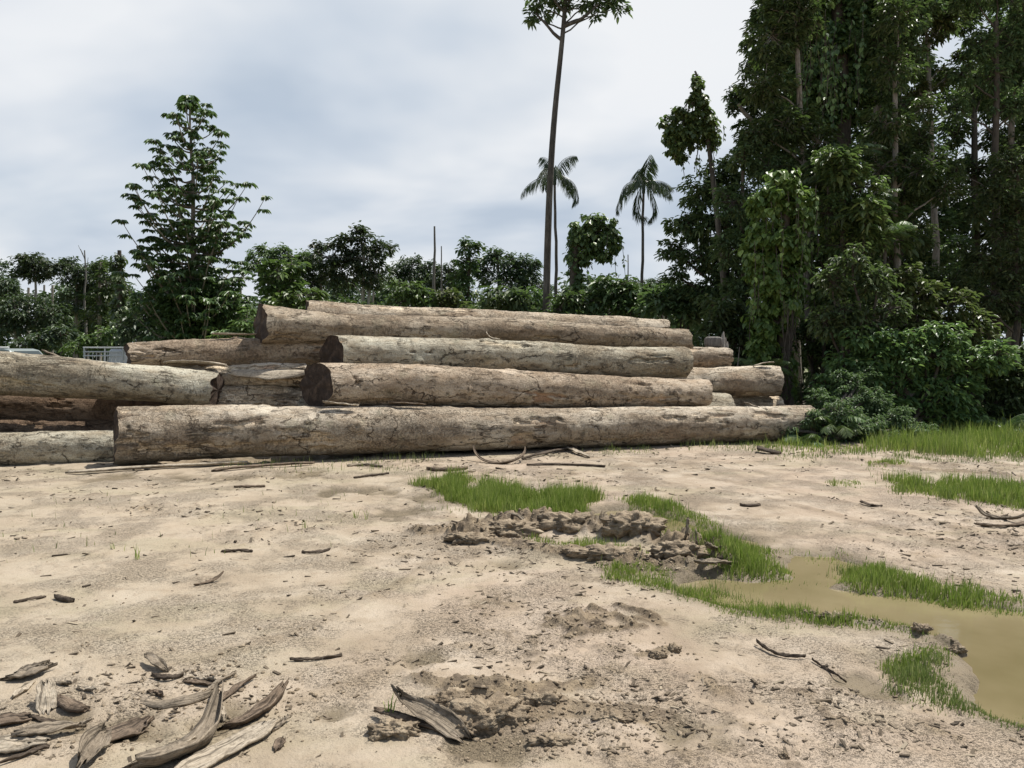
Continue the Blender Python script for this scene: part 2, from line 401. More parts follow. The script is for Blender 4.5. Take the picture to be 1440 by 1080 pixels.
def ground_eval(x, y):
    x = np.asarray(x, float); y = np.asarray(y, float)
    near = 1 - sstep(14, 22, np.hypot(x, y))
    z = .035 * fbm2(x * .35 + 3, y * .35, 3) + .016 * fbm2(x * 1.7, y * 1.7 + 8, 3) * near
    lump = fbm2(x * 7, y * 7, 4, .6)
    patch = sstep(-.05, .35, fbm2(x * .9 + 11, y * .9 - 5, 3))
    z = z + near * (.007 + .026 * patch) * np.maximum(lump, -.25) + near * .0045 * fbm2(x * 28, y * 28, 2) * (.4 + patch)
    wet = np.zeros(x.shape); mud = np.clip(patch * sstep(.12, .5, lump) * .7, 0, .7) * near
    sd = pond_sd(x, y) + .07 * fbm2(x * 3.3, y * 3.3, 4)
    z = np.maximum(z, WL + .02 + .02 * sstep(0, .4, sd))
    dep = sstep(.12, -.22, sd)
    z = z * (1 - dep) - .17 * dep
    wet = np.maximum(wet, sstep(.36, .04, sd))
    wsh = fbm2(x * 5, y * 5, 4)
    for px, py, r in WETS:
        c = G(px, py); k = r * 2.2
        m = (abs(x - c[0]) < k) & (abs(y - c[1]) < k)
        if m.any():
            d = np.hypot(x[m] - c[0], (y[m] - c[1])) / r + .95 * wsh[m]
            w = sstep(1.15, .35, d); wet[m] = np.maximum(wet[m], w); z[m] -= .022 * w
    for pts, h, w, ro in RIDGES:
        lo, hi = pts.min(0) - 3 * w, pts.max(0) + 3 * w
        m = (x > lo[0]) & (x < hi[0]) & (y > lo[1]) & (y < hi[1])
        if not m.any(): continue
        xm, ym = x[m], y[m]
        d = seg_dist(xm, ym, pts) + w * .55 * fbm2(xm * 4.5, ym * 4.5, 3)
        k = sstep(1.35 * w, 0, d)
        crag = .6 + .8 * ro * fbm2(xm * 8 + 5, ym * 8, 3, .55) + .22 * ro * fbm2(xm * 19, ym * 19, 2)
        z[m] += h * k * np.maximum(crag, .05)
        mud[m] = np.maximum(mud[m], sstep(.15, .6, k) * (.9 if h > .028 else .3 if h > 0 else .6))  # hollow under the longest log also darkened, painting in its shadow gap
    return z, wet, mud

def gz(x, y):
    return float(ground_eval(np.array([x]), np.array([y]))[0][0])

def axis(segs, lim, grow=1.13):
    """piecewise spacing then growing steps out to lim"""
    out = [segs[0][0]]
    for a, b, s in segs:
        n = max(1, int(round((b - a) / s))); out += list(np.linspace(a, b, n + 1)[1:])
    s = segs[-1][2]
    while out[-1] < lim: s *= grow; out.append(out[-1] + s)
    s = segs[0][2]
    while out[0] > -lim: s *= grow; out.insert(0, out[0] - s)
    return np.array(out)
gx = axis([(-9, -4.2, .045), (-4.2, 5, .0135), (5, 9, .04)], 420)
gy = axis([(2.2, 5.2, .0115), (5.2, 8.5, .021), (8.5, 13.5, .05), (13.5, 18, .12)], 420)
X, Y = np.meshgrid(gx, gy); nx, ny = len(gx), len(gy)
Z, WET, MUDA = ground_eval(X.ravel(), Y.ravel())
idx = np.arange(nx * ny).reshape(ny, nx)
Fq = np.stack([idx[:-1, :-1], idx[:-1, 1:], idx[1:, 1:], idx[1:, :-1]], -1).reshape(-1, 4)
me = mesh_np('ground', np.stack([X.ravel(), Y.ravel(), Z], -1), Fq, GROUNDM, True, {'wet': WET, 'mud': MUDA})
tag(obj('ground', me), kind='structure')

# pond water: one level sheet that follows the pools
cs = .05
wx = np.arange(-1.5, 7.2, cs); wy = np.arange(2.6, 9.6, cs)
WX, WY = np.meshgrid(wx, wy); wi = np.arange(WX.size).reshape(WX.shape)
keep = pond_sd(WX.ravel(), WY.ravel()).reshape(WX.shape) < .3
cell = keep[:-1, :-1] & keep[1:, :-1] & keep[:-1, 1:] & keep[1:, 1:]
Fw = np.stack([wi[:-1, :-1], wi[:-1, 1:], wi[1:, 1:], wi[1:, :-1]], -1)[cell]
used, inv = np.unique(Fw, return_inverse=True)
Vw = np.stack([WX.ravel(), WY.ravel(), np.full(WX.size, WL)], -1)[used]
tag(obj('water', mesh_np('water', Vw, inv.reshape(-1, 4), WATERM)), kind='structure')

# ------------------------------------------------------------------ logs
def make_log(label, pl, tl, Yl, rl, pr, tr, Yr, rr, mat=0, seed=1, skl=0., skr=0., bare=.3, name='felled_log', cut_r=None, flare=0.):
    a = P(pl, tl, Yl); b = P(pr, tr, Yr); a[2] -= rl; b[2] -= rr
    g = rs(seed); ax = b - a; L = np.linalg.norm(ax)
    nL = int(L / .032); nA = 84
    t = np.linspace(0, 1, nL + 1)[:, None]; th = np.linspace(0, 2 * np.pi, nA, endpoint=False)[None, :]
    s = t * L
    r0 = rl + (rr - rl) * t + .0 * th
    cy, sz_ = np.cos(th), np.sin(th)
    q = seed * 13.7
    lumps = .075 * fbm2(s * .7 + q, cy * 1.1 + q, 3) + .055 * fbm2(s * .7 - q, sz_ * 1.1 + 3 * q, 3)
    cyn, szn = cy * r0, sz_ * r0
    A = fbm2(s * 1.1 + 2 * q, th * 1.0 + cyn * 2 + q, 4, .6)     # bark plates
    Bn = fbm2(s * 5 + q, szn * 9 + cyn * 7, 4, .6)
    seamfix = sstep(0, .35, np.minimum(th, 2 * np.pi - th))      # the seam sits on the underside
    bareF = sstep(bare - .04, bare + .02, A * -1 + .12 * Bn) * seamfix * sstep(.0, .0001, t + 1)
    r = r0 * (1 + lumps) + .018 * Bn - .034 * bareF + flare * np.exp(-s / .55)
    # knots
    for _ in range(g.integers(4, 9)):
        ks, ka, kr = g.uniform(.1, .9) * L, g.uniform(.9, 2 * np.pi - .9), g.uniform(.05, .1)
        dd = np.hypot(s - ks, ((th - ka + np.pi) % (2 * np.pi) - np.pi) * r0)
        r = r + .045 * np.exp(-(dd / kr) ** 2) - .06 * np.exp(-(dd / (kr * .4)) ** 2)
    ang = th - np.pi / 2                                          # th=0 -> straight down
    bend = g.uniform(-.05, .05); b2 = g.uniform(-.03, .03); bendz = g.uniform(-.03, .03)
    ly = np.cos(ang) * r + bend * np.sin(np.pi * t); lz = np.sin(ang) * r + bendz * np.sin(2 * np.pi * t) + b2 * np.sin(3 * np.pi * t) * .6
    endn = .06 * fbm2(th * 2 + q, th * 0 + q, 3)
    lx = s + (skl * np.cos(ang) * r) * sstep(.9, 0, s) + (skr * np.cos(ang) * r) * sstep(L - .9, L, s)
    lx = lx + endn * (sstep(.3, 0, s) + sstep(L - .3, L, s))
    # slightly worn rims
    V = np.stack([lx, ly, lz], -1).reshape(-1, 3)
    idx = np.arange((nL + 1) * nA).reshape(nL + 1, nA)
    nxt = np.roll(idx, -1, 1)
    Fq = np.stack([idx[:-1], idx[1:], nxt[1:], nxt[:-1]], -1).reshape(-1, 4)
    me = mesh_np('log', V, Fq, LOGM[mat], True, {'bare': bareF.reshape(-1)})
    o = obj(name, me)
    X = Vector(ax / L); Zv = Vector((0, 0, 1)); Yv = Zv.cross(X).normalized(); Zv = X.cross(Yv)
    Mx = Matrix((X, Yv, Zv)).transposed().to_4x4(); Mx.translation = Vector(a)
    o.matrix_world = Mx
    tag(o, label, 'log', 'felled logs in the pile')
    for ringi, sgn in ((0, -1), (nL, 1)):
        ring = V[idx[ringi]]; c = ring.mean(0); vs = [ring * 1.0]
        ks = (.93, .75, .5, .25, .02)
        for k in ks:
            w = c + (ring - c) * k; w[:, 0] += sgn * (-.012 + .01 * fbm2(w[:, 1] * 9 + q, w[:, 2] * 9, 3) + .012 * (k < .9)); vs.append(w)
        Vc = np.concatenate(vs); ii = np.arange(len(Vc)).reshape(len(vs), nA); nn = np.roll(ii, -1, 1)
        Fc = np.stack([ii[:-1], nn[:-1], nn[1:], ii[1:]], -1).reshape(-1, 4)
        if sgn > 0: Fc = Fc[:, ::-1]
        e = obj('cut_end', mesh_np('cut_end', Vc, Fc, cut_r if (cut_r and sgn > 0) else CUT, True), o)
    return o, L

LOGS = {}
def lg(key, *a, **k): LOGS[key] = make_log(*a, **k)
lg('A', 'longest log, in front along the foot of the pile, its thick end left', 161, 573, 10.9, .40, 1136, 571, 14.2, .30, mat=0, seed=3, skl=-.25, bare=.34)
lg('B', 'thick log lying directly on the longest front log, dark cut end at left', 446, 509, 11.95, .36, 992, 533, 14.05, .285, mat=1, seed=7, skl=-.62, bare=.42)
lg('C', 'log in third layer with round dark cut end and pale greenish bark', 466, 472, 12.45, .31, 963, 489, 14.5, .285, mat=2, seed=11, skl=-.5, bare=.45)
lg('D', 'topmost front log sloping right, pale broken patch near its dark left end', 366, 432, 12.6, .265, 966, 463, 14.95, .215, mat=5, seed=19, skl=-.35, bare=.5, flare=.06)
lg('E', 'topmost back log seen as a bright cracked strip above another log', 432, 423, 13.3, .28, 936, 449, 15.5, .22, mat=4, seed=23, bare=.28)
lg('F', 'slim reddish brown log left of the round dark cut end', 179, 483, 12.3, .215, 474, 471, 13.1, .25, mat=1, seed=29, skl=-.4, bare=.4)
lg('G', 'big grey log at left running out of the picture, end in shadow', -420, 448, 10.9, .41, 306, 525, 12.1, .27, mat=2, seed=31, skr=.2, bare=.42)
lg('H', 'broken log with split peeling bark behind the big grey log', 222, 512, 12.42, .2, 438, 512, 12.6, .2, mat=4, seed=37, bare=-.05, skl=-.1)
lg('I', 'short pale smooth log piece under the broken peeling log', 306, 539, 12.42, .28, 480, 541, 12.75, .28, mat=4, seed=41, bare=.05)
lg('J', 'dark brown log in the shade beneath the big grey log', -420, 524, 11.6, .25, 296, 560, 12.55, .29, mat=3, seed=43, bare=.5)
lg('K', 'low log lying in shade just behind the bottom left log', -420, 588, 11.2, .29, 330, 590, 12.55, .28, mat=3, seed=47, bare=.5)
lg('L', 'bottom left log on the ground, ending behind the longest front log', -420, 610, 10.3, .27, 168, 605, 11.5, .245, mat=2, seed=53, bare=.5)
lg('M', 'log stub showing past the third layer beside the splintered post', 690, 486, 14.1, .24, 1022, 488, 15.4, .235, mat=0, seed=59, bare=.3)
lg('N', 'thick pale log sticking out at right below the splintered post', 500, 512, 12.95, .31, 1093, 515, 15.4, .30, mat=4, seed=61, skr=.15, bare=.35, cut_r=CUTP)
lg('O', 'grey log end peeping out low behind the thick second layer log', 420, 560, 12.5, .36, 1021, 552, 14.65, .40, mat=2, seed=67, bare=.5)
lg('Q', 'pale squared log end in the dark gap at right of the pile', 560, 560, 13.6, .36, 1091, 554, 15.75, .37, mat=4, seed=71, bare=-.2, cut_r=CUTP)

# ------------------------------------------------------------------ slabs, sticks, clods
def slab(name, label, pts, width, curl=.6, thick=.014, mat='grey', seed=1, group=None, cat='bark', rag=.25, roll=0., taper=(.7, .6), parent=None):
    """pts: (px,py,lift) laid on the ground; a curved, ragged, solid strip"""
    g = rs(seed); curl *= .55; thick *= .85
    C = []
    for pt in pts:
        px, py, lf = pt[:3]
        if group and 'heap' in group or group == G1: lf = lf * .55 - .004
        if len(pt) == 4: C.append(tuple(P(px, py, pt[3]) + (0, 0, lf))); continue
        q = G(px, py, lf); C.append((q[0], q[1], gz(q[0], q[1]) + lf))
    C = np.array(C)
    n = 26; tt = np.linspace(0, 1, n); src = np.linspace(0, 1, len(C))
    if len(C) > 2:   # smooth
        cc = np.stack([np.polyval(np.polyfit(src, C[:, k], min(len(C) - 1, 3)), tt) for k in range(3)], -1)
    else: cc = np.stack([np.interp(tt, src, C[:, k]) for k in range(3)], -1)
    tan = np.gradient(cc, axis=0); tan /= np.linalg.norm(tan, axis=1)[:, None]
    up = np.array((0, 0, 1.)); side = np.cross(tan, up); side /= np.linalg.norm(side, axis=1)[:, None] + 1e-9
    nrm = np.cross(side, tan)
    if roll:
        c_, s_ = math.cos(roll), math.sin(roll); side, nrm = side * c_ + nrm * s_, nrm * c_ - side * s_
    m = 11; w = np.linspace(-1, 1, m)
    hw = width / 2 * np.interp(tt, [0, .12, .5, .88, 1], [taper[0] * .55, taper[0], 1, taper[1], taper[1] * .45])
    el = hw * (1 + rag * fbm2(tt * 6 + seed, tt * 0 + 1.3, 3)); er = hw * (1 + rag * fbm2(tt * 6 - seed, tt * 0 + 7.7, 3))
    off = np.where(w[None, :] < 0, w[None, :] * el[:, None], w[None, :] * er[:, None])
    bow = curl * width * .5 * (w[None, :] ** 2) + .012 * fbm2(tt[:, None] * 5 + seed, w[None, :] * 2, 3)
    endrag = g.uniform(-1, 1, m) * min(.05, width * .4)
    top = cc[:, None, :] + side[:, None, :] * off[..., None] + nrm[:, None, :] * (bow + thick / 2)[..., None]
    top[0] += tan[0] * endrag[:, None]; top[-1] += tan[-1] * endrag[::-1, None]
    th = thick * (1 - .45 * np.abs(w[None, :]) ** 3) * (1 + .3 * fbm2(tt[:, None] * 7, w[None, :] * 3 + seed, 2))
    bot = top - nrm[:, None, :] * th[..., None]
    V = np.concatenate([top.reshape(-1, 3), bot.reshape(-1, 3)])
    i = np.arange(n * m).reshape(n, m); j = i + n * m
    Fs = [np.stack([i[:-1, :-1], i[1:, :-1], i[1:, 1:], i[:-1, 1:]], -1).reshape(-1, 4),
          np.stack([j[:-1, :-1], j[:-1, 1:], j[1:, 1:], j[1:, :-1]], -1).reshape(-1, 4)]
    for A_, B_ in ((i[:, 0], j[:, 0]), (j[:, -1], i[:, -1])): Fs.append(np.stack([A_[:-1], B_[:-1], B_[1:], A_[1:]], -1))
    for A_, B_ in ((j[0], i[0]), (i[-1], j[-1])): Fs.append(np.stack([A_[:-1], B_[:-1], B_[1:], A_[1:]], -1))
    org = cc[n // 2].copy()
    al = np.repeat(tt * np.linalg.norm(cc[-1] - cc[0]), m); ac = np.tile(w * width / 2, n)
    me = mesh_np(name, V - org, np.concatenate(Fs), SLAB[mat], True, {'along': np.tile(al, 2), 'across': np.tile(ac, 2)})
    o = obj(name, me); o.location = Vector(org)
    return tag(o, label, cat, group)

S = slab
G1 = 'bark pieces heaped in the near left corner'
S('bark_slab', 'wide grey bark flake lying flat beside the upright pale board', [(16, 956, .02), (40, 950, .04), (66, 942, .05)], .15, .25, .02, 'grey', 1, G1)
S('wood_splinter', 'pale splintered board standing upright in the near left corner', [(66, 1004, .0), (66, 985, .07), (64, 962, .16)], .085, .2, .02, 'pale', 2, G1, 'wood', .2, taper=(1, .9))
S('wood_chunk', 'short dark wood chunk leaning beside the upright pale board', [(82, 984, .05), (100, 992, .05), (122, 996, .03)], .07, -.4, .03, 'brown', 3, G1, 'wood')
S('bark_strip', 'thin dark bark strip lying below the upright pale board', [(36, 1008, .02), (65, 1011, .03), (92, 1014, .015)], .022, .3, .01, 'dark', 4, G1)
S('bark_slab', 'largest curved bark slab sweeping up to a narrow tip', [(185, 1082, .03), (250, 1062, .03), (292, 1030, .04), (312, 972, .07)], .17, .8, .018, 'grey', 5, G1, taper=(1, .4), roll=.35)
S('wood_plank', 'pale straight split plank nearest the bottom edge of the picture', [(250, 1088, .02), (320, 1052, .03), (384, 1016, .06)], .12, .2, .022, 'pale', 6, G1, 'wood', .12, taper=(1, .8))
S('bark_slab', 'upright folded wedge of bark left of the largest curved slab', [(112, 1076, .04), (130, 1050, .06), (146, 1024, .10)], .11, 1.1, .016, 'grey', 7, G1, roll=-.5)
S('bark_slab', 'grey bark slab arching over a dark hollow above the heap', [(204, 990, .015), (245, 985, .05), (298, 972, .05)], .075, -.8, .014, 'grey', 8, G1)
S('bark_slab', 'brown curled bark slab with tip pointing up, right of the heap', [(318, 1018, .02), (370, 1000, .02), (403, 962, .06)], .10, .9, .014, 'brown', 9, G1, roll=.3, taper=(.8, .4))
S('wood_splinter', 'broad pale wood slab cut off by the bottom left corner', [(-20, 1052, .02), (20, 1050, .03), (52, 1048, .03)], .15, .2, .02, 'pale', 10, G1, 'wood')
S('bark_slab', 'grey slab lying across the heap below the dark bark strip', [(28, 1036, .06), (70, 1026, .07), (112, 1016, .05)], .09, .4, .016, 'grey', 11, G1)
S('bark_strip', 'thin bark strip slanting up right behind the largest slab', [(306, 986, .02), (332, 970, .03), (358, 950, .05)], .035, .4, .012, 'brown', 12, G1)
S('bark_strip', 'narrow grey strip close behind the largest slab tip', [(292, 972, .02), (312, 958, .03), (330, 946, .05)], .03, .4, .012, 'grey', 13, G1)
S('bark_slab', 'flat brown bark sheet under the folded upright wedge', [(140, 1040, .03), (180, 1022, .03), (205, 1012, .03)], .17, .3, .015, 'brown', 14, G1)
S('stick', 'slender stick across the bottom left corner', [(-10, 1078, .03), (40, 1058, .035), (68, 1050, .03)], .016, -.6, .012, 'dark', 15, G1, 'stick')
S('bark_slab', 'dark bark sheet at the left edge under the pale wood slab', [(-30, 1020, .02), (10, 1016, .02), (44, 1012, .02)], .12, .3, .015, 'brown', 16, G1)
S('wood_splinter', 'short fibrous splinter poking up beside the largest slab', [(313, 1008, .01), (314, 998, .05), (312, 986, .09)], .03, .3, .012, 'pale', 17, G1, 'wood')
S('bark_slab', 'grey upturned bark strip with a raised point beside the big mud lump', [(652, 1033, .0), (612, 1014, .03), (578, 994, .07), (556, 972, .13)], .10, .9, .014, 'grey', 18, None, roll=.5, taper=(1, .35))
S('bark_slab', 'dark bark sliver in front of the upturned strip by the mud', [(528, 998, .03), (570, 1012, .03), (640, 1030, .01)], .045, -.3, .014, 'brown', 19)
S('bark_strip', 'bow shaped dark bark strip curling up near the longest log', [(666, 626, .22), (678, 645, .04), (705, 652, .02), (730, 643, .08), (738, 628, .2)], .07, .4, .02, 'brown', 20, None, taper=(.5, .5))
S('bark_strip', 'upper bow shaped bark strip at the right edge of the clearing', [(1374, 712, .10), (1392, 726, .02), (1418, 730, .02), (1446, 722, .09)], .06, .4, .02, 'grey', 21, taper=(.5, .5))
S('bark_strip', 'straight brown strip under the bow shaped one at right edge', [(1374, 736, .02), (1410, 739, .02), (1450, 734, .03)], .05, .2, .02, 'brown', 22)
S('stick', 'forked dark twig alone on the pale sand near the muddy pool', [(1064, 900, .03), (1085, 914, .02), (1108, 920, .02), (1132, 922, .015)], .018, -.6, .014, 'dark', 23, None, 'stick')
S('stick', 'thin broken twig below the forked dark twig', [(1142, 926, .012), (1165, 940, .01), (1190, 952, .012)], .01, -.6, .008, 'dark', 24, None, 'stick')
gS = 'sticks and bark scattered in front of the logs'
S('stick', 'thick brown stick lying in front of the bow shaped strip', [(602, 659, .03), (630, 659, .03), (656, 657, .03)], .07, -.7, .05, 'brown', 25, gS, 'stick')
S('stick', 'grey stick just below the thick brown stick', [(630, 668, .02), (648, 665, .02), (668, 661, .02)], .045, -.6, .035, 'grey', 26, gS, 'stick')
S('bark_slab', 'bark sheet close against the longest log by the bow strip', [(706, 624, .05), (750, 626, .03), (800, 622, .04)], .22, .3, .02, 'brown', 27, gS)
S('bark_slab', 'pale split slab slanting right of the bow shaped strip', [(798, 630, .05), (812, 636, .03), (828, 642, .02)], .10, .3, .025, 'pale', 28, gS)
S('stick', 'pair of crossing dark sticks right of the bow strip, upper one', [(735, 644, .03), (775, 634, .05), (815, 628, .05)], .06, -.5, .04, 'dark', 29, gS, 'stick')
S('stick', 'long dark stick lying level right of the bow strip', [(742, 653, .02), (790, 652, .02), (850, 655, .02)], .05, -.5, .03, 'dark', 30, gS, 'stick')
S('stick', 'pale stick on the ground left of the green grass', [(490, 656, .02), (512, 653, .03), (536, 655, .02)], .06, -.5, .04, 'grey', 31, gS, 'stick')
S('stick', 'dark stick on damp sand under the middle of the longest log', [(498, 672, .02), (520, 669, .02), (546, 666, .02)], .035, -.5, .025, 'dark', 32, gS, 'stick')
S('stick', 'slender stick on bare sand left of the damp patch', [(330, 685, .015), (352, 684, .02), (372, 684, .015)], .035, -.5, .025, 'brown', 33, gS, 'stick')
S('stick', 'stick alone in the middle of the left sand flat', [(312, 777, .012), (332, 775, .015), (354, 775, .012)], .024, -.5, .02, 'dark', 34, None, 'stick')
S('stick', 'stick right of the one alone on the left sand flat', [(425, 775, .012), (445, 775, .015), (464, 771, .012)], .022, -.5, .016, 'dark', 35, None, 'stick')
S('bark_strip', 'small curled bark piece with one raised tip on left sand', [(274, 825, .01), (298, 818, .015), (314, 806, .06)], .03, .4, .01, 'brown', 36)
S('stick', 'dark wood bit at the left side in front of the sprouts', [(78, 842, .015), (90, 845, .02), (102, 848, .012)], .035, -.5, .03, 'dark', 37, None, 'stick')
S('stick', 'thin long twig left of the dark wood bit', [(20, 850, .01), (42, 846, .012), (64, 842, .01)], .016, -.5, .012, 'dark', 38, None, 'stick')
S('bark_slab', 'greyish bark chip at the left with dark crumbs, behind the heap', [(205, 925, .04), (220, 935, .03), (232, 945, .01)], .06, .5, .015, 'grey', 39)
S('stick', 'short curved stick just behind the bark heap', [(214, 953, .015), (235, 955, .02), (256, 952, .012)], .025, -.4, .02, 'dark', 40, None, 'stick')
S('stick', 'long dark twig right of and behind the heap', [(408, 926, .01), (440, 925, .012), (480, 920, .01)], .016, -.4, .012, 'dark', 41, None, 'stick')
S('bark_strip', 'dark strip on sand at upper right near the grass strip', [(1210, 706, .02), (1225, 711, .015), (1240, 711, .01)], .04, .3, .015, 'dark', 42)
S('wood_chunk', 'dark root chunk beside the right end of the longest log', [(1066, 629, .08), (1080, 633, .06), (1096, 637, .02)], .16, -.6, .06, 'dark', 43, None, 'wood')
S('stick', 'flat stick on the sand left of the bow strip at right edge', [(1042, 709, .015), (1055, 710, .015), (1068, 709, .015)], .05, -.4, .03, 'dark', 44, None, 'stick')
S('stick', 'grey branch sticking out of the torn mud bank', [(706, 728, .05), (725, 735, .06), (742, 742, .04)], .04, -.5, .03, 'grey', 45, None, 'stick')
S('bark_slab', 'pale torn slab standing in the mud bank by the grass', [(1008, 786, .02), (1000, 778, .10), (994, 768, .18)], .07, .4, .02, 'grey', 46, None)
S('bark_slab', 'small upright splinter at the right of the mud bank', [(964, 772, .02), (966, 762, .08), (968, 752, .14)], .05, .3, .016, 'grey', 47, None)
S('bark_slab', 'slab fallen across the mud bank towards the pool', [(980, 792, .06), (1005, 790, .07), (1030, 795, .03)], .08, .4, .02, 'grey', 48, None)

S('wood_plank', 'long thin plank lying on the sand along the left front of the longest log', [(96, 664, .03), (220, 657, .04), (345, 650, .04)], .10, .1, .035, 'pale', 49, None, 'plank', .1, taper=(1, 1))
S('wood_plank', 'short dark plank half in shadow under the middle of the longest log', [(300, 662, .02), (370, 656, .03), (440, 651, .03)], .08, .1, .03, 'brown', 50, None, 'plank', .1, taper=(1, 1))
gL = 'bark scraps lying on the logs'
S('bark_slab', 'loose bark flake lifting off the top of the big grey log', [(62, 497, .03, 11.75), (78, 505, .05, 11.8), (98, 514, .05, 11.85)], .12, .3, .025, 'grey', 60, gL)
S('bark_slab', 'long split bark sheet on the broken log, left part', [(232, 513, .03, 12.25), (272, 514, .05, 12.3), (316, 517, .03, 12.25)], .2, .4, .03, 'pale', 61, gL)
S('bark_slab', 'long split bark sheet on the broken log, right part', [(322, 524, .02, 12.22), (380, 528, .04, 12.28), (434, 524, .02, 12.38)], .26, -.5, .03, 'pale', 62, gL, roll=-.7)
S('bark_strip', 'bark strip lying along the slim reddish brown log', [(300, 473, .05, 12.6), (370, 474, .05, 12.8), (436, 467, .06, 12.9)], .09, .3, .02, 'pale', 63, gL)
S('bark_strip', 'scrap of bark caught under the thick second layer log at left', [(456, 568, .03, 11.55), (480, 571, .03, 11.6), (502, 572, .02, 11.65)], .09, .4, .02, 'pale', 64, gL)
S('bark_strip', 'small dark scrap caught in the middle between front and second log', [(548, 569, .03, 11.9), (575, 570, .03, 11.95), (598, 571, .02, 12.)], .07, .3, .02, 'brown', 65, gL)
S('bark_strip', 'bark scrap lying on the right part of the longest log', [(1048, 568, .02, 13.9), (1062, 574, .03, 13.85), (1080, 582, .03, 13.75)], .08, .3, .02, 'grey', 66, gL)
S('bark_strip', 'splinter lying on the thick pale log at right', [(1060, 517, .03, 15.1), (1075, 514, .05, 15.15), (1088, 513, .05, 15.2)], .06, .2, .02, 'pale', 67, gL)
S('stick', 'short broken twig sticking up between the third layer and top logs', [(684, 472, .06, 13.4), (690, 476, .02, 13.4), (702, 478, .02, 13.4)], .03, -.4, .02, 'pale', 68, gL, 'stick')
_g = rs(71)
for _i in range(16):
    _x, _y = _g.uniform(10, 410), _g.uniform(955, 1070); _a = _g.normal(.35, .5); _l = _g.uniform(9, 26)
    S('wood_splinter', 'small bark splinter mixed into the heap in the near left corner', [(_x - _l * math.cos(_a), _y + .6 * _l * math.sin(_a), .015), (_x, _y, .02), (_x + _l * math.cos(_a), _y - .6 * _l * math.sin(_a), _g.uniform(.01, .05))], _g.uniform(.015, .05), .4, .012,
      ('grey', 'brown', 'dark', 'pale')[_i % 4], 300 + _i, 'small splinters in the bark heap', 'wood', .3)
def rock_mesh(n_sub, seed, amp=.35, freq=2.2, squash=.6, stri=0., sc3=(1, 1, 1)):
    bm = bmesh.new(); bmesh.ops.create_icosphere(bm, subdivisions=n_sub, radius=1)
    V = np.array([v.co[:] for v in bm.verts]); Fx = np.array([[v.index for v in f.verts] for f in bm.faces]); bm.free()
    q = seed * 7.31; U = V; V = V * np.array(sc3)
    d = fbm2(V[:, 0] * freq + q, V[:, 1] * freq + V[:, 2] * .8 * freq, 4, .6) + .6 * fbm2(V[:, 2] * freq - q, V[:, 0] * freq * 1.3 + q, 3)
    r = 1 + amp * d + amp * .55 * np.abs(fbm2(V[:, 0] * freq * 4 + q, V[:, 1] * freq * 3.6 + V[:, 2] * freq * 1.2 - q, 4, .65)) - amp * .3 + stri * np.abs(fbm2(np.arctan2(V[:, 1], V[:, 0]) * 5 + q, V[:, 2] * .8, 3))
    V = U * r[:, None]; V[:, 2] *= squash
    return V, Fx
def clod(label, px, py, sx, sy, sz, seed, sub=4, group=None, stri=.15):
    V, Fx = rock_mesh(max(sub, 5), seed, .5, 1.9, 1., stri, np.array((sx, sy, sz)) / (sx * sy * sz) ** (1 / 3))
    V = V * np.array((sx, sy, sz * .8)); q = G(px, py)
    o = obj('mud_clod', mesh_np('mud_clod', V, Fx, MUD, True)); o.location = (q[0], q[1], gz(q[0], q[1]) + sz * .12)
    return tag(o, label, 'mud clod', group)
gM = 'lumps of churned mud'
clod('biggest torn mud lump, with a dark upright front face', 690, 1010, .17, .10, .10, 1, 5, gM, .3)
clod('flat mud lump joined to the left of the biggest mud lump', 632, 988, .12, .06, .06, 2, 5, gM, .3)
clod('narrow mud lump leading right from the biggest mud lump', 758, 994, .12, .04, .05, 3, 5, gM, .3)
clod('small dark mud lump tucked before the biggest one', 656, 1024, .05, .04, .06, 4, 4, gM)
clod('mud lump with a few grass blades left of the upturned strip', 552, 1034, .11, .06, .05, 5, 5, gM)
clod('crumbly low mud lump below and right of the biggest one', 775, 1042, .09, .05, .035, 6, 5, gM)
clod('low crumbly mud lump right of the narrow mud lump', 862, 1012, .10, .05, .03, 7, 5, gM)
clod('pale mud lump on the near bank of the long pool', 1172, 872, .10, .04, .045, 8, 4, gM)
clod('second mud lump on the near pool bank, right of the pale one', 1208, 872, .08, .04, .045, 9, 4, gM)
clod('mud lump on the bank left of the pale bank lump', 1136, 864, .06, .04, .035, 10, 4, gM)
clod('dark wet mud lump at the tip of the near bank', 1296, 892, .06, .04, .035, 11, 4, gM)
clod('last dark mud lump where bank dips into the pool', 1346, 910, .05, .03, .03, 12, 4, gM)
clod('round pebble of mud near the lower right', 1103, 1066, .022, .02, .02, 13, 3, gM)
clod('clod pair on the sand between mud lump and forked twig, left one', 925, 925, .045, .035, .03, 14, 4, gM)
clod('clod right beside another on the sand before the forked twig', 948, 918, .04, .03, .03, 15, 4, gM)
clod('brown mud lump in middle of the torn mud bank', 800, 745, .30, .15, .14, 16, 4, gM)
clod('brown mud lump at left of the torn mud bank', 715, 750, .32, .15, .12, 17, 4, gM)
clod('dark mud lump at right of the torn mud bank', 890, 756, .28, .15, .14, 18, 4, gM)
clod('crumbled mud lump at the right end of the torn bank', 955, 785, .26, .15, .12, 19, 4, gM)
clod('low mud lump on the near side of the torn bank', 850, 786, .26, .11, .08, 20, 4, gM)
clod('clod among loose crumbs left of the torn mud bank', 660, 762, .22, .11, .07, 21, 4, gM)

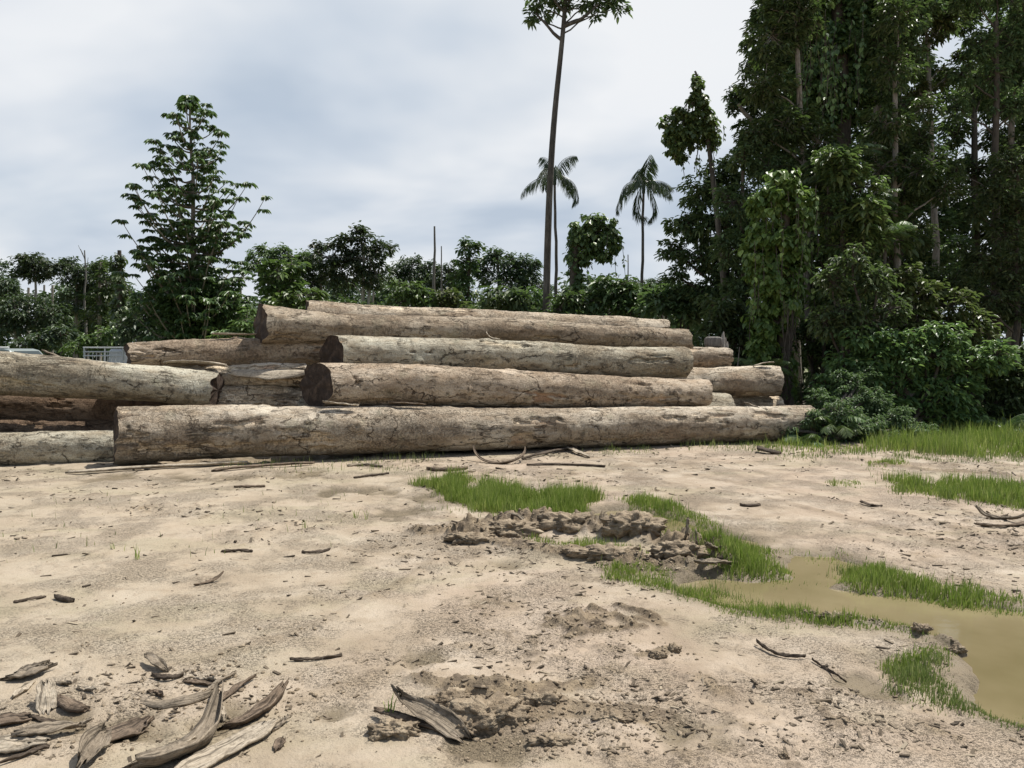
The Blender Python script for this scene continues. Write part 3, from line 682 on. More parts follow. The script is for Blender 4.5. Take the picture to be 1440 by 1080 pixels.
# loose litter nobody could count: chips, twigs and crumbs
def in_frame_points(n, g, y0=3.0, y1=16., xw=.86):
    yy = y0 * (y1 / y0) ** g.random(n); xx = (g.random(n) * 2 - 1) * yy * xw
    return xx, yy
g = rs(77)
xx, yy = in_frame_points(190000, g)
w = sstep(-.12, .38, fbm2(xx * .9 + 11, yy * .9 - 5, 4)) * .8 + .10
w += .9 * (np.hypot(xx - G(190, 1010)[0], (yy - G(190, 1010)[1]) * 1.2) < .75) * (g.random(len(xx)) < .5)
lane = np.abs(yy - (12.2 + .29 * xx)); w += .35 * (lane < 1.6) * (xx > -1.5)
w *= np.where(fbm2(xx * 5, yy * 5, 3) > -.1, 1, .25)
bankd = np.minimum(seg_dist(xx, yy, RIDGES[1][0]), seg_dist(xx, yy, RIDGES[2][0])); w += 1.1 * np.exp(-(bankd / .28) ** 2)
sdp = pond_sd(xx, yy)
ok = (g.random(len(xx)) < w * .34) & (sdp > .12)
xx, yy = xx[ok], yy[ok]; n = len(xx)
zz = ground_eval(xx, yy)[0]
Lh = (.0028 + .017 * g.random(n) ** 5.5 + .016 * (g.random(n) < .03)) * (.7 + yy / 8); Wh = np.minimum(Lh * g.uniform(.08, .42, n), .004 + .0009 * yy) ; Th = Wh * g.uniform(.25, .7, n)
an = g.normal(0, .75, n) + np.where(g.random(n) < .3, g.uniform(0, 3.14, n), 0); tl = g.normal(0, .28, n)
ux = np.stack([np.cos(an) * np.cos(tl), np.sin(an) * np.cos(tl), np.sin(tl)], -1)
uy = np.stack([-np.sin(an), np.cos(an), np.zeros(n)], -1); uz = np.cross(ux, uy)
cen = np.stack([xx, yy, zz + Th * .6], -1)
cor = np.array([(-1, -1, -1), (1, -1, -1), (1, 1, -1), (-1, 1, -1), (-1, -1, 1), (1, -1, 1), (1, 1, 1), (-1, 1, 1)], float)
jit = 1 + .4 * (g.random((n, 8, 1)) - .5)
Vb = cen[:, None] + jit * (cor[None, :, 0:1] * (ux * Lh[:, None])[:, None] + cor[None, :, 1:2] * (uy * Wh[:, None])[:, None] + cor[None, :, 2:3] * (uz * Th[:, None])[:, None])
Fb = np.array([(0, 3, 2, 1), (4, 5, 6, 7), (0, 1, 5, 4), (1, 2, 6, 5), (2, 3, 7, 6), (3, 0, 4, 7)])
Fb = (Fb[None] + (np.arange(n) * 8)[:, None, None]).reshape(-1, 4)
def littermat():
    m, nt = newmat('wood_litter'); gg = nd(nt, 'ShaderNodeNewGeometry')
    col = ramp(nt, gg.outputs['Random Per Island'], [(0, (.05, .038, .026)), (.5, (.10, .077, .052)), (.85, (.17, .135, .095)), (1, (.30, .25, .18))])
    finish(nt, col, .85); return m
tag(obj('wood_litter', mesh_np('wood_litter', Vb.reshape(-1, 3), Fb, littermat(), False)), 'dark wood chips and twig bits strewn over the pale sand', 'litter', kind='stuff')

xx, yy = in_frame_points(120000, g, 3., 9.)
ev = ground_eval(xx, yy); w = ev[2] * .75 + .05 * (fbm2(xx * 2.2, yy * 2.2, 3) > .15)
for px, py, r in ((715, 1015, .4), (790, 1035, .25), (870, 1012, .28), (850, 880, .35), (945, 922, .12), (640, 760, .6), (240, 990, .5), (980, 800, .3), (420, 975, .2), (880, 760, .8)):
    c = G(px, py); w += .6 * np.exp(-((xx - c[0]) ** 2 + (yy - c[1]) ** 2) / r ** 2 * 1.5)
ok = (g.random(len(xx)) < w * .36) & (ev[0] > WL)
xx, yy, zz = xx[ok], yy[ok], ev[0][ok]; n = len(xx)
Vs, Fs = rock_mesh(1, 5, .5, 1.6, .75)
rr = (.0025 + .012 * g.random(n) ** 4) * (.8 + yy / 14)
an = g.uniform(0, 6.28, n); ca, sa = np.cos(an), np.sin(an)
Vv = Vs[None] * np.stack([rr * g.uniform(.7, 1.5, n), rr * g.uniform(.7, 1.3, n), rr * g.uniform(.6, 1.1, n)], -1)[:, None]
Vx = np.stack([Vv[..., 0] * ca[:, None] - Vv[..., 1] * sa[:, None], Vv[..., 0] * sa[:, None] + Vv[..., 1] * ca[:, None], Vv[..., 2]], -1)
Vx += np.stack([xx, yy, zz + rr * .3], -1)[:, None]
tag(obj('mud_crumbs', mesh_np('mud_crumbs', Vx.reshape(-1, 3), (Fs[None] + (np.arange(n) * len(Vs))[:, None, None]).reshape(-1, 3), MUD, True)),
    'crumbs of churned mud around the lumps and ruts', 'mud', kind='stuff')

# ------------------------------------------------------------------ grass
def blades(x, y, z, h, wd, g, lean=.35, curve=.5):
    n = len(x); a = g.uniform(0, 6.283, n); d = np.stack([np.cos(a), np.sin(a), np.zeros(n)], -1)
    fa = g.uniform(0, 6.283, n); side = np.stack([np.cos(fa), np.sin(fa), np.zeros(n)], -1)
    b = np.stack([x, y, z], -1); l = g.uniform(.05, 1, n) * lean
    up = np.array((0, 0, 1.))
    m1 = b + up * (h * .55)[:, None] + d * (h * l * .35)[:, None]
    t1 = b + up * (h * (1 - .35 * l * curve))[:, None] + d * (h * l)[:, None]
    s = side * wd[:, None] * .5
    V = np.stack([b - s, b + s, m1 + s * .8, m1 - s * .8, t1 + s * .1, t1 - s * .1], 1)
    Fq = np.array([(0, 1, 2, 3), (3, 2, 4, 5)])
    return V.reshape(-1, 3), (Fq[None] + (np.arange(n) * 6)[:, None, None]).reshape(-1, 4)
def grass_area(acc, poly, dens, hm, wd, seed, clump=.0, edge=.17, minz=-9.):
    g = rs(seed); p = wp(poly); lo, hi = p.min(0) - .15, p.max(0) + .15
    n = int(dens * (hi - lo).prod()); x = g.uniform(lo[0], hi[0], n); y = g.uniform(lo[1], hi[1], n)
    s0 = poly_sd(x, y, p); sd = s0 + edge * fbm2(x * 3.3, y * 3.3, 4) * 1.5
    pr = sstep(edge * .6, -edge, sd) * sstep(clump - .25, clump + .15, fbm2(x * 2.3 + seed, y * 2.3, 4) + .15)
    ok = g.random(n) < pr; x, y, sd = x[ok], y[ok], sd[ok]; z = ground_eval(x, y)[0]
    ok = z > minz; x, y, z = x[ok], y[ok], np.maximum(z[ok], WL - .015); n = len(x)
    hh = hm * (.45 + .75 * g.random(n)) * (.6 + .7 * sstep(-.35, .35, fbm2(x * 4, y * 4, 3))) * (.5 + .5 * sstep(edge * .5, -.2, sd)) * np.where(g.random(n) < .04, 1.5, 1)
    acc.add(*blades(x, y, z - .01, hh, wd * g.uniform(.7, 1.3, n), g))
ga = Acc()
grass_area(ga, [(590, 682), (640, 674), (700, 682), (760, 692), (835, 700), (840, 720), (780, 722), (720, 730), (690, 720), (640, 706), (600, 698)], 5200, .16, .007, 1, -.25)
grass_area(ga, [(690, 705), (760, 700), (838, 702), (842, 722), (760, 726), (700, 726)], 3000, .17, .007, 2, -.4)
grass_area(ga, [(865, 702), (905, 697), (960, 714), (1010, 734), (1000, 742), (950, 730), (880, 710)], 4200, .10, .007, 3, -.25, .07)
grass_area(ga, [(930, 744), (1020, 752), (1085, 773), (1122, 798), (1104, 814), (1040, 810), (1005, 800), (960, 768)], 5600, .12, .007, 4, -.3, .08)
grass_area(ga, [(735, 752), (800, 762), (880, 770), (930, 780), (900, 782), (830, 775), (740, 765)], 3600, .11, .006, 5, -.2, .06)
grass_area(ga, [(840, 798), (900, 795), (950, 808), (958, 834), (900, 828), (850, 815)], 6500, .09, .006, 6, -.3, .07)
grass_area(ga, [(948, 814), (1000, 822), (1060, 842), (1112, 852), (1100, 874), (1020, 862), (958, 840)], 6500, .08, .006, 7, -.3, .05)
grass_area(ga, [(1090, 850), (1180, 859), (1250, 867), (1292, 876), (1296, 892), (1240, 890), (1180, 883), (1095, 872)], 7500, .085, .006, 8, -.3, .05)
grass_area(ga, [(1160, 815), (1215, 790), (1290, 812), (1330, 824), (1440, 838), (1440, 856), (1370, 850), (1290, 838), (1200, 830)], 6500, .11, .006, 9, -.3, .07)
grass_area(ga, [(1085, 770), (1150, 772), (1210, 790), (1180, 792), (1100, 782)], 2200, .07, .006, 10, .05)
grass_area(ga, [(1232, 935), (1260, 918), (1330, 905), (1350, 915), (1320, 925), (1250, 948)], 9000, .075, .005, 11, -.3, .05)
grass_area(ga, [(1250, 675), (1330, 678), (1440, 684), (1560, 690), (1560, 720), (1440, 718), (1340, 702), (1255, 690)], 2800, .13, .009, 14, -.25, .1)
grass_area(ga, [(1172, 678), (1205, 676), (1208, 686), (1178, 684)], 2200, .08, .008, 15, -.2)
grass_area(ga, [(1222, 652), (1262, 652), (1262, 664), (1225, 662)], 1800, .09, .009, 16, -.2)
ga.build('grass', LEAF['grass'])
tag(bpy.data.objects['grass'], 'fresh green grass growing along the pools and wet ground', 'grass', kind='stuff')
gb = Acc()
for _k, _p in enumerate(([(590, 682), (640, 674), (760, 690), (840, 700), (842, 724), (720, 732), (600, 700)], [(865, 702), (960, 714), (1085, 770), (1122, 798), (1104, 816), (1005, 802), (930, 744), (880, 712)],
                         [(840, 796), (950, 806), (1100, 850), (1290, 874), (1296, 894), (1180, 886), (1000, 862), (850, 818)], [(1150, 815), (1215, 788), (1330, 822), (1440, 836), (1440, 858), (1290, 840)],
                         [(1245, 672), (1440, 680), (1560, 690), (1560, 724), (1440, 722), (1255, 694)], [(1200, 634), (1330, 602), (1440, 582), (1600, 580), (1600, 645), (1250, 645)])):
    grass_area(gb, _p, (700, 900, 1300, 1300, 500, 160)[_k], (.13, .10, .07, .09, .11, .22)[_k], (.007, .006, .005, .006, .008, .011)[_k], 60 + _k, -.1, (.38, .3, .22, .25, .35, .8)[_k])
grass_area(gb, [(1225, 945), (1300, 920), (1345, 925), (1330, 960), (1360, 985), (1440, 1000), (1440, 1030), (1380, 1015), (1300, 995), (1240, 968)], 11000, .075, .005, 12, -.4, .08)
grass_area(gb, [(1330, 985), (1440, 1005), (1520, 1030), (1500, 1050), (1400, 1022), (1340, 1002)], 6000, .07, .004, 13, -.1, .06)
grass_area(gb, [(960, 805), (1120, 812), (1100, 850), (1010, 840)], 900, .08, .005, 18, .1)
grass_area(gb, [(1100, 640), (1440, 630), (1600, 640), (1600, 660), (1440, 655), (1200, 648), (1050, 650)], 420, .09, .01, 19, .0)
grass_area(gb, [(280, 648), (480, 644), (620, 640), (560, 668), (440, 664), (300, 662)], 160, .10, .008, 20, .0)
grass_area(gb, [(0, 700), (200, 690), (520, 690), (560, 760), (300, 800), (0, 800)], 16, .07, .006, 21, .05)
grass_area(gb, [(920, 618), (1000, 616), (1110, 622), (1110, 640), (1000, 634), (880, 640), (800, 640)], 260, .10, .01, 22, .0)
gb.build('sparse_grass', LEAF['drygrass'])
tag(bpy.data.objects['sparse_grass'], 'thin yellowish grass at the water edge and under the logs', 'grass', kind='stuff')
gc = Acc()
grass_area(gc, [(1200, 634), (1260, 618), (1330, 600), (1440, 578), (1700, 575), (1700, 640), (1440, 644), (1300, 642)], 620, .25, .012, 23, -.1, .5)
grass_area(gc, [(1060, 628), (1130, 622), (1220, 630), (1210, 640), (1080, 636)], 420, .16, .012, 24, -.1, .2)
gc.build('tall_grass', LEAF['grass'])
tag(bpy.data.objects['tall_grass'], 'taller grass in front of the shaded thicket at right', 'grass', kind='stuff')

# ------------------------------------------------------------------ foliage tools
def unit(v): return v / (np.linalg.norm(v, axis=-1, keepdims=True) + 1e-9)
def leaf_geo(pos, tip, nrm, L, W, fold=.22, droop=.25):
    tip = unit(tip); side = unit(np.cross(tip, nrm)); n_ = np.cross(side, tip)
    L = L[:, None]; W = W[:, None]; dz = np.array((0, 0, -1.))
    b = pos; t = pos + tip * L + dz * L * droop
    c1 = pos + tip * L * .32 + dz * L * droop * .12; c2 = pos + tip * L * .68 + dz * L * droop * .48
    up = n_ * W * fold
    V = np.stack([b, c1 + side * W * .46 + up, c2 + side * W * .38 + up, t, c2 - side * W * .38 + up, c1 - side * W * .46 + up], 1)
    Fq = np.array([(0, 1, 2, 3), (0, 3, 4, 5)])
    return V.reshape(-1, 3), (Fq[None] + (np.arange(len(pos)) * 6)[:, None, None]).reshape(-1, 4)

def tube(acc, pts, rad, ns=7):
    pts = np.asarray(pts, float); rad = np.asarray(rad, float)
    tan = unit(np.gradient(pts, axis=0)); ref = np.array((0, 0, 1.)) if abs(tan[0][2]) < .9 else np.array((1., 0, 0))
    u = unit(np.cross(tan, ref)); v = np.cross(tan, u)
    a = np.linspace(0, 2 * np.pi, ns, endpoint=False)
    V = pts[:, None] + rad[:, None, None] * (np.cos(a)[None, :, None] * u[:, None] + np.sin(a)[None, :, None] * v[:, None])
    n = len(pts); i = np.arange(n * ns).reshape(n, ns); j = np.roll(i, -1, 1)
    acc.add(V, np.stack([i[:-1], j[:-1], j[1:], i[1:]], -1).reshape(-1, 4))

def curve(a, b, g, n=8, wob=.05, sag=0.):
    a = np.asarray(a, float); b = np.asarray(b, float); t = np.linspace(0, 1, n)[:, None]
    L = np.linalg.norm(b - a); w = g.normal(0, 1, (n, 3)) * wob * L * np.sin(np.pi * t)
    w = (w + np.roll(w, 1, 0) + np.roll(w, -1, 0)) / 3
    p = a + (b - a) * t + w; p[:, 2] += sag * L * np.sin(np.pi * t[:, 0]); return p

def blob(px, py, rx, ry, Y, dep=.85):
    c = P(px, py, Y); k = Y / F
    return (c, np.array((rx * k, (rx + ry) * .5 * k * dep, ry * k)))

def foliage(acc, blobs, g, LL, cover, mode='tree', ar=.45, twig=None, csz=.42, flat=.75, nclus=None):
    """leaf clusters through the blobs' volume; returns cluster centres per blob"""
    cents = []
    for c, r in blobs:
        R = (r[0] * r[1] * r[2]) ** (1 / 3)
        area = math.pi * (r[0] * r[2])
        nl = int(cover * area / (LL * LL * ar * .65)) + 8
        cr = max(csz * R, LL * .9)
        K = nclus or int(np.clip(3.4 * (R / cr) ** 2.2, 5, 60))
        d = unit(g.normal(0, 1, (K, 3))); rad = g.random(K) ** .4 * .92
        cc = c + d * rad[:, None] * r; cents.append(cc)
        wts = g.uniform(.35, 1.3, K); wts /= wts.sum(); ci = g.choice(K, nl, p=wts)
        crs = cr * g.uniform(.55, 1.25, K)
        od = unit(g.normal(0, 1, (nl, 3))); orad = g.random(nl) ** .55
        off = od * (orad * crs[ci])[:, None]; off[:, 2] *= flat
        pos = cc[ci] + off
        out = unit(off + .35 * (pos - c) + 1e-6)
        rnd = g.normal(0, 1, (nl, 3))
        L = LL * g.uniform(.6, 1.3, nl)
        if mode == 'drape':
            oh = (pos - c) * np.array((1, 1, .25)); oh = unit(oh + .2 * rnd)
            nrm = unit(oh + .35 * rnd + np.array((0, 0, .45)))
            tip = unit(np.array((0, 0, -1.)) + .5 * oh + .35 * rnd)
            acc.add(*leaf_geo(pos, tip, nrm, L, L * g.uniform(.65, .95, nl), .12, .1))
        else:
            nrm = unit(np.array((0, 0, .95)) + .55 * out + .55 * rnd)
            tip = unit(out * np.array((1, 1, .35)) + .6 * rnd * np.array((1, 1, .5)) + np.array((0, 0, -.25)))
            acc.add(*leaf_geo(pos, tip, nrm, L, L * ar * g.uniform(.75, 1.25, nl), .2, .28))
        if twig is not None:
            for q in cc[: 26]:
                tube(twig, curve(c + (q - c) * .05, q, g, 5, .08), np.linspace(.02 * R + .006, .004 + .003 * R, 5), 4)
    return cents

def broad_tree(label, base, trunk_top, tr, blobs, seed, leaf='mid', LL=.3, cover=4., trunk='grey', mode='tree', name='broadleaf_tree', group=None, cat='tree',
               ar=.45, wob=.02, csz=.42, extra=None, mids=None, fr=.45, flat=.75):
    """base/trunk_top: world points; blobs: crown volumes"""
    g = rs(seed); o = empty(name, base, label, cat, group); org = np.asarray(base, float)
    ta = Acc(); fa = Acc()
    if mids is None: pts = curve(base, trunk_top, g, 14, wob * .35)
    else:
        ctl = np.array([base] + mids + [trunk_top], float); s = np.linspace(0, 1, len(ctl)); t = np.linspace(0, 1, 20)
        pts = np.stack([np.polyval(np.polyfit(s, ctl[:, k], min(3, len(ctl) - 1)), t) for k in range(3)], -1)
    t = np.linspace(0, 1, len(pts)); rad = tr * (1 - (1 - fr) * t) * (1 + .25 * np.exp(-t * 18))
    tube(ta, pts, rad, 12)
    for c, r in blobs:      # limbs
        h = np.clip((c[2] - np.linalg.norm((c - pts[-1])[:2]) * .8 - pts[0][2]) / max(pts[-1][2] - pts[0][2], .1), .25, .98)
        k = h * (len(pts) - 1); i = int(k); q = pts[i] + (pts[min(i + 1, len(pts) - 1)] - pts[i]) * (k - i)
        lr = tr * .38 * (1 - .5 * h)
        tube(ta, curve(q, c, g, 8, .05, .06), np.linspace(lr, lr * .35, 8), 7)
    foliage(fa, blobs, g, LL, cover, mode, ar, ta, csz, flat)
    if extra: extra(ta, fa, g, pts)
    ta.build('trunk', TRUNK[trunk], o, True, org)
    fa.build('crown', LEAF[leaf], o, False, org)
    return o

def shrub(label, px, py_base, Y, blobs, seed, leaf='mid', LL=.25, cover=4., name='shrub', group=None, mode='tree', ar=.5, csz=.42, stems='dark'):
    g = rs(seed); b = P(px, 500, Y); b[2] = 0; o = empty(name, b, label, 'shrub', group)
    ta = Acc(); fa = Acc()
    for c, r in blobs:
        q = b + np.array((g.uniform(-.3, .3), g.uniform(-.2, .2), 0)); tube(ta, curve(q, c, g, 8, .06, .05), np.linspace(.05, .02, 8), 6)
    foliage(fa, blobs, g, LL, cover, mode, ar, ta, csz)
    ta.build('stems', TRUNK[stems], o, True, b); fa.build('foliage', LEAF[leaf], o, False, b)
    return o

def frond_geo(acc, base, az, el, length, g, nl=34, lw=.05, ll=.55, arch=1.1, hang=.6):
    """feather leaf: arching rachis with hanging leaflets on both sides"""
    n = 14; t = np.linspace(0, 1, n); ang = el - arch * t ** 1.3 * (1 + .15 * g.normal())
    step = length / (n - 1); h = np.array((math.cos(az), math.sin(az), 0))
    pts = [np.asarray(base, float)]
    for k in range(1, n): pts.append(pts[-1] + step * (h * math.cos(ang[k]) + np.array((0, 0, math.sin(ang[k])))))
    pts = np.array(pts); tube(acc, pts, np.linspace(.018, .004, n) * (length / 2) ** .5, 4)
    s = np.linspace(.12, .99, nl); ip = np.stack([np.interp(s, t, pts[:, k]) for k in range(3)], -1)
    tan = unit(np.stack([np.interp(s, t, np.gradient(pts[:, k])) for k in range(3)], -1)); sd = np.array((-math.sin(az), math.cos(az), 0))
    prof = np.sin(np.pi * (s * .82 + .12)) ** .7
    for sg in (-1, 1):
        tip = unit(sg * sd * .8 + tan * .55 + np.array((0, 0, -hang)) + .12 * g.normal(0, 1, (nl, 3)))
        nrm = unit(np.cross(tip, tan) * sg + np.array((0, 0, .6)))
        acc.add(*leaf_geo(ip, tip, nrm, ll * prof * g.uniform(.85, 1.1, nl), np.full(nl, lw), .1, .25))

def palm(label, px, crown_py, Y, seed, nf=11, fl=1.5, tr=.07, base_px=None, group='palms', hangers=0, name='palm_tree', leaf='palm'):
    g = rs(seed); top = P(px, crown_py, Y); b = P(base_px or px, 500, Y); b[2] = 0
    o = empty(name, b, label, 'palm tree', group); ta = Acc(); pts = curve(b, top, g, 16, .006)
    tube(ta, pts, np.linspace(tr * 1.25, tr * .75, 16), 9); ta.build('trunk', TRUNK['mottled'], o, True, b)
    sh = Acc(); tube(sh, [top - (0, 0, .05), top + (0, 0, .25), top + (0, 0, .55)], [tr * 1.05, tr * 1.1, tr * .3], 8); sh.build('crownshaft', LEAF[leaf], o, True, b)
    for k in range(nf):
        fa = Acc(); az = 2.399 * k + g.uniform(-.25, .25); el = [1.35, .7, .35, .05][(k + seed) % 4] + g.uniform(-.1, .1)
        if k < hangers: el = -.6
        frond_geo(fa, top + (0, 0, .3), az, el, fl * g.uniform(.85, 1.1), g, 40, fl * .02, fl * .34, 1.15 + .45 * ((k + seed) % 3), 1.15)
        fa.build('frond', LEAF[leaf], o, False, b)
    return o

def fern(label, pos, n, fl, seed, leaf='light', group=None, name='fern', cat='fern', el0=1.0, lw=.02, ll=.2, arch=1.3):
    g = rs(seed); o = empty(name, pos, label, cat, group)
    for k in range(n):
        fa = Acc(); frond_geo(fa, np.asarray(pos) + g.normal(0, .06, 3) * (1, 1, 0), 2.399 * k + g.uniform(-.4, .4), el0 * g.uniform(.5, 1.1), fl * g.uniform(.7, 1.15), g, 44, lw, ll, arch, .35)
        fa.build('frond', LEAF[leaf], o, False, pos)
    return o

def gp(px, Y): b = P(px, 500, Y); b[2] = 0; return b
def strands(acc, fa, g, top, n, length, LL, spread):
    for _ in range(n):
        a = top + g.normal(0, 1, 3) * spread; l = length * g.uniform(.3, 1.1)
        b = a + np.array((g.normal(0, .08) * l, g.normal(0, .05) * l, -l)); pts = curve(a, b, g, 9, .03)
        tube(acc, pts, np.full(9, .008), 4)
        k = int(l / LL * 1.3); ti = g.random(k); ps = np.stack([np.interp(ti, np.linspace(0, 1, 9), pts[:, j]) for j in range(3)], -1)
        rnd = g.normal(0, 1, (k, 3)); L = LL * g.uniform(.6, 1.2, k)
        fa.add(*leaf_geo(ps, unit(np.array((0, 0, -1.)) + .5 * rnd), unit(rnd + np.array((0, -.8, .3))), L, L * .7, .12, .1))

# ------------------------------------------------------------------ far trees (left and middle)
gF = 'trees along the far edge of the clearing'
def ft(label, px, Y, bl, seed, trunk_px=None, top=None, leaf='far', LL=.25, cover=4.4, tr=.16, trunk='grey', **k):
    bs = [blob(*b, Y) for b in bl]
    tp = P(top[0], top[1], Y) if top else bs[0][0]
    return broad_tree(label, gp(trunk_px or px, Y), tp, tr, bs, seed, leaf, LL, cover, trunk, group=gF, **k)
ft('dark tree at the left edge of the picture', -10, 50, [(-15, 395, 34, 34), (8, 405, 22, 26), (-5, 440, 36, 28), (-50, 390, 36, 40)], 101, leaf='far')
ft('umbrella crowned tree on a slender pale trunk near the left edge', 50, 48, [(48, 366, 30, 16), (32, 378, 18, 14), (72, 376, 20, 16), (52, 384, 22, 14), (40, 362, 14, 9)], 102, 48, (50, 388), tr=.13, trunk='pale')
ft('bushy dark tree right of the umbrella crowned tree', 105, 52, [(108, 385, 24, 22), (96, 372, 14, 14), (130, 396, 26, 26), (145, 382, 16, 18), (112, 420, 30, 24), (150, 425, 22, 34)], 103)
ft('thin leafy tree in front of the bushy dark one at left', 138, 44, [(140, 370, 12, 12), (150, 400, 16, 20), (135, 420, 18, 20), (128, 450, 24, 22)], 104, leaf='mid', LL=.3)
ft('low tree between umbrella crown and left edge', 25, 46, [(20, 430, 26, 22), (40, 450, 26, 22), (70, 440, 24, 24), (0, 460, 26, 22), (75, 470, 30, 20)], 105, leaf='far')
broad_tree('narrow vine clad trunk just left of the pyramid shaped tree', gp(168, 42), P(168, 352, 42), .22, [blob(167, 365, 8, 16, 42), blob(170, 400, 8, 24, 42), blob(168, 440, 10, 28, 42), blob(172, 475, 14, 20, 42), blob(162, 372, 9, 7, 42)],
           106, 'mid', .24, 4.5, 'dark', 'drape', 'vine_clad_tree', gF, csz=.5)
def snag(label, px, py, Y, tr, seed, forks=(), base=None, name='dead_tree'):
    g = rs(seed); b = gp(base or px, Y); o = empty(name, b, label, 'dead tree'); ta = Acc(); top = P(px, py, Y)
    pts = curve(b, top, g, 14, .008); tube(ta, pts, np.linspace(tr, tr * .35, 14), 8)
    for fx, fy, h in forks:
        q = pts[int(h * 13)]; tube(ta, curve(q, P(fx, fy, Y), g, 6, .06), np.linspace(tr * .3, tr * .1, 6), 5)
    ta.build('trunk', TRUNK['dead'], o, True, b); return o
snag('thin bare forked snag rising above the left treeline', 119, 352, 50, .11, 1, [(110, 345, .96), (124, 362, .9), (113, 350, .98)], 122)
snag('taller bare dead pole in the middle of the treeline', 611, 318, 40, .13, 2)
snag('shorter thin dead pole right of the taller one', 621, 346, 42, .08, 3)
snag('short bare pole between the vine stump and right palm', 883, 358, 40, .07, 4)

# pyramid-shaped tree with tiers of upswept branches and drooping leaf bunches
def pyramid_tree():
    Yd = 30; g = rs(200); b = gp(275, Yd); top = P(267, 142, Yd)
    o = empty('pyramid_tree', b, 'tall pyramid shaped tree with bunched drooping leaves at left', 'tree')
    ta, fa = Acc(), Acc(); pts = curve(b, top, g, 22, .006); H = top[2]
    tube(ta, pts, np.linspace(.17, .03, 22), 10)
    def bunch(c, n, LL, up=.2):
        rnd = unit(g.normal(0, 1, (n, 3))); rnd[:, 2] = np.abs(rnd[:, 2]) * .3
        tip = unit(rnd * (1, 1, .6) + (0, 0, -.35)); nrm = unit(np.array((0, 0, 1.)) + .5 * rnd)
        pos = c + rnd * g.uniform(.03, .17, (n, 1)); L = LL * g.uniform(.6, 1.2, n)
        fa.add(*leaf_geo(pos, tip, nrm, L, L * .6, .2, .38))
    bunch(top, 26, .42); bunch(top + (0, 0, -.15), 16, .4); bunch(top + (0, 0, .18), 18, .34)
    z = H - .6; k = 0
    while z > 1.2:
        f = (H - z) / H
        rl = 2.4 * min(1, f / .5) ** .6 * g.uniform(.62, 1.08)
        for j in range(2 if f < .15 else 3):
            az = 2.399 * k + g.uniform(-.3, .3); k += 1
            base = np.array([np.interp(z, pts[:, 2], pts[:, 0]), np.interp(z, pts[:, 2], pts[:, 1]), z + g.uniform(-.3, .3)])
            hx = np.array((math.cos(az), math.sin(az), 0)); L = rl * g.uniform(.75, 1.1); rise = L * g.uniform(.35, .95)
            t = np.linspace(0, 1, 9); bp = base + hx * (L * t)[:, None]; bp[:, 2] += rise * (.25 * t + .75 * t ** 2.2) - .1 * np.sin(np.pi * t) * L
            tube(ta, bp, np.linspace(.035 * (1 + f), .01, 9), 5)
            nb = int(1.6 + L * (1.9 if f < .5 else 2.6))
            for i in range(nb):
                tt = 1 - (i / nb) * .85; q = np.array([np.interp(tt, t, bp[:, m]) for m in range(3)])
                if i: q = q + g.normal(0, .16, 3) + (0, 0, .05)
                bunch(q, int(g.uniform(14, 26)) + (10 if i == 0 else 0), .215 * g.uniform(.8, 1.2))
        z -= (.28 if f < .45 else .24) * g.uniform(.6, 1.3) * (1 if f < .4 else .8)
    foliage(fa, [blob(270, 400, 50, 50, Yd), blob(275, 445, 70, 40, Yd), blob(240, 420, 36, 36, Yd), blob(310, 430, 34, 36, Yd)], g, .22, 4.8, ar=.46, csz=.3)
    ta.build('trunk', TRUNK['grey'], o, True, b); fa.build('crown', LEAF['mid'], o, False, b)
pyramid_tree()

ft('round dark crowned tree just right of the pyramid shaped tree', 392, 48, [(382, 358, 32, 16), (415, 362, 28, 18), (362, 372, 18, 16), (400, 380, 36, 20), (432, 366, 18, 14), (395, 410, 36, 24)], 107, leaf='dark', cover=4.6)
ft('big leaved light green tree in front of the round dark crown', 392, 36, [(392, 385, 28, 20), (410, 372, 16, 12), (374, 392, 14, 18), (402, 405, 26, 20), (385, 430, 30, 24)], 108, leaf='light', LL=.34, ar=.6)
ft('widest mid tree with twin pale trunks under a feathery crown', 505, 46, [(505, 336, 24, 16), (482, 345, 22, 16), (532, 352, 20, 18), (512, 365, 36, 20), (462, 362, 22, 18), (545, 345, 12, 7), (478, 388, 30, 22), (530, 390, 26, 24), (500, 322, 14, 8)], 109, 507, (512, 350), leaf='far', LL=.28, trunk='pale',
   extra=lambda ta, fa, g, pts: tube(ta, curve(pts[0] + (.35, 0, 0), P(522, 360, 46), g, 12, .01), np.linspace(.10, .05, 12), 8))
ft('slim open tree left of the twin trunked tree', 452, 47, [(450, 350, 18, 12), (438, 372, 20, 16), (462, 385, 18, 16), (440, 400, 22, 20)], 110)
ft('low far tree between twin trunks and the dead poles', 585, 58, [(575, 372, 22, 14), (600, 378, 22, 14), (560, 385, 22, 16), (590, 395, 36, 18)], 111)
ft('knob topped vine draped tree right of the dead poles', 655, 40, [(660, 348, 15, 12), (652, 340, 8, 6), (672, 346, 9, 7), (656, 372, 16, 18), (650, 398, 18, 24), (662, 425, 18, 24)], 112, 655, (660, 352), leaf='mid', LL=.25, trunk='dark')
ft('broad dark tree right of the knob topped tree', 705, 46, [(700, 362, 30, 14), (728, 372, 24, 18), (685, 378, 24, 18), (742, 388, 20, 22), (748, 372, 12, 9), (710, 395, 40, 24), (760, 402, 10, 16)], 113, leaf='far', cover=4.6)
ft('small tree behind and left of the knob topped tree', 630, 50, [(632, 380, 18, 14), (640, 395, 22, 18), (615, 398, 22, 16)], 114)
ft('distant low tree behind the right palm', 935, 60, [(930, 396, 20, 9), (945, 404, 22, 10), (915, 404, 18, 10), (890, 400, 30, 10)], 115)
gS2 = 'shrubs behind the log pile'
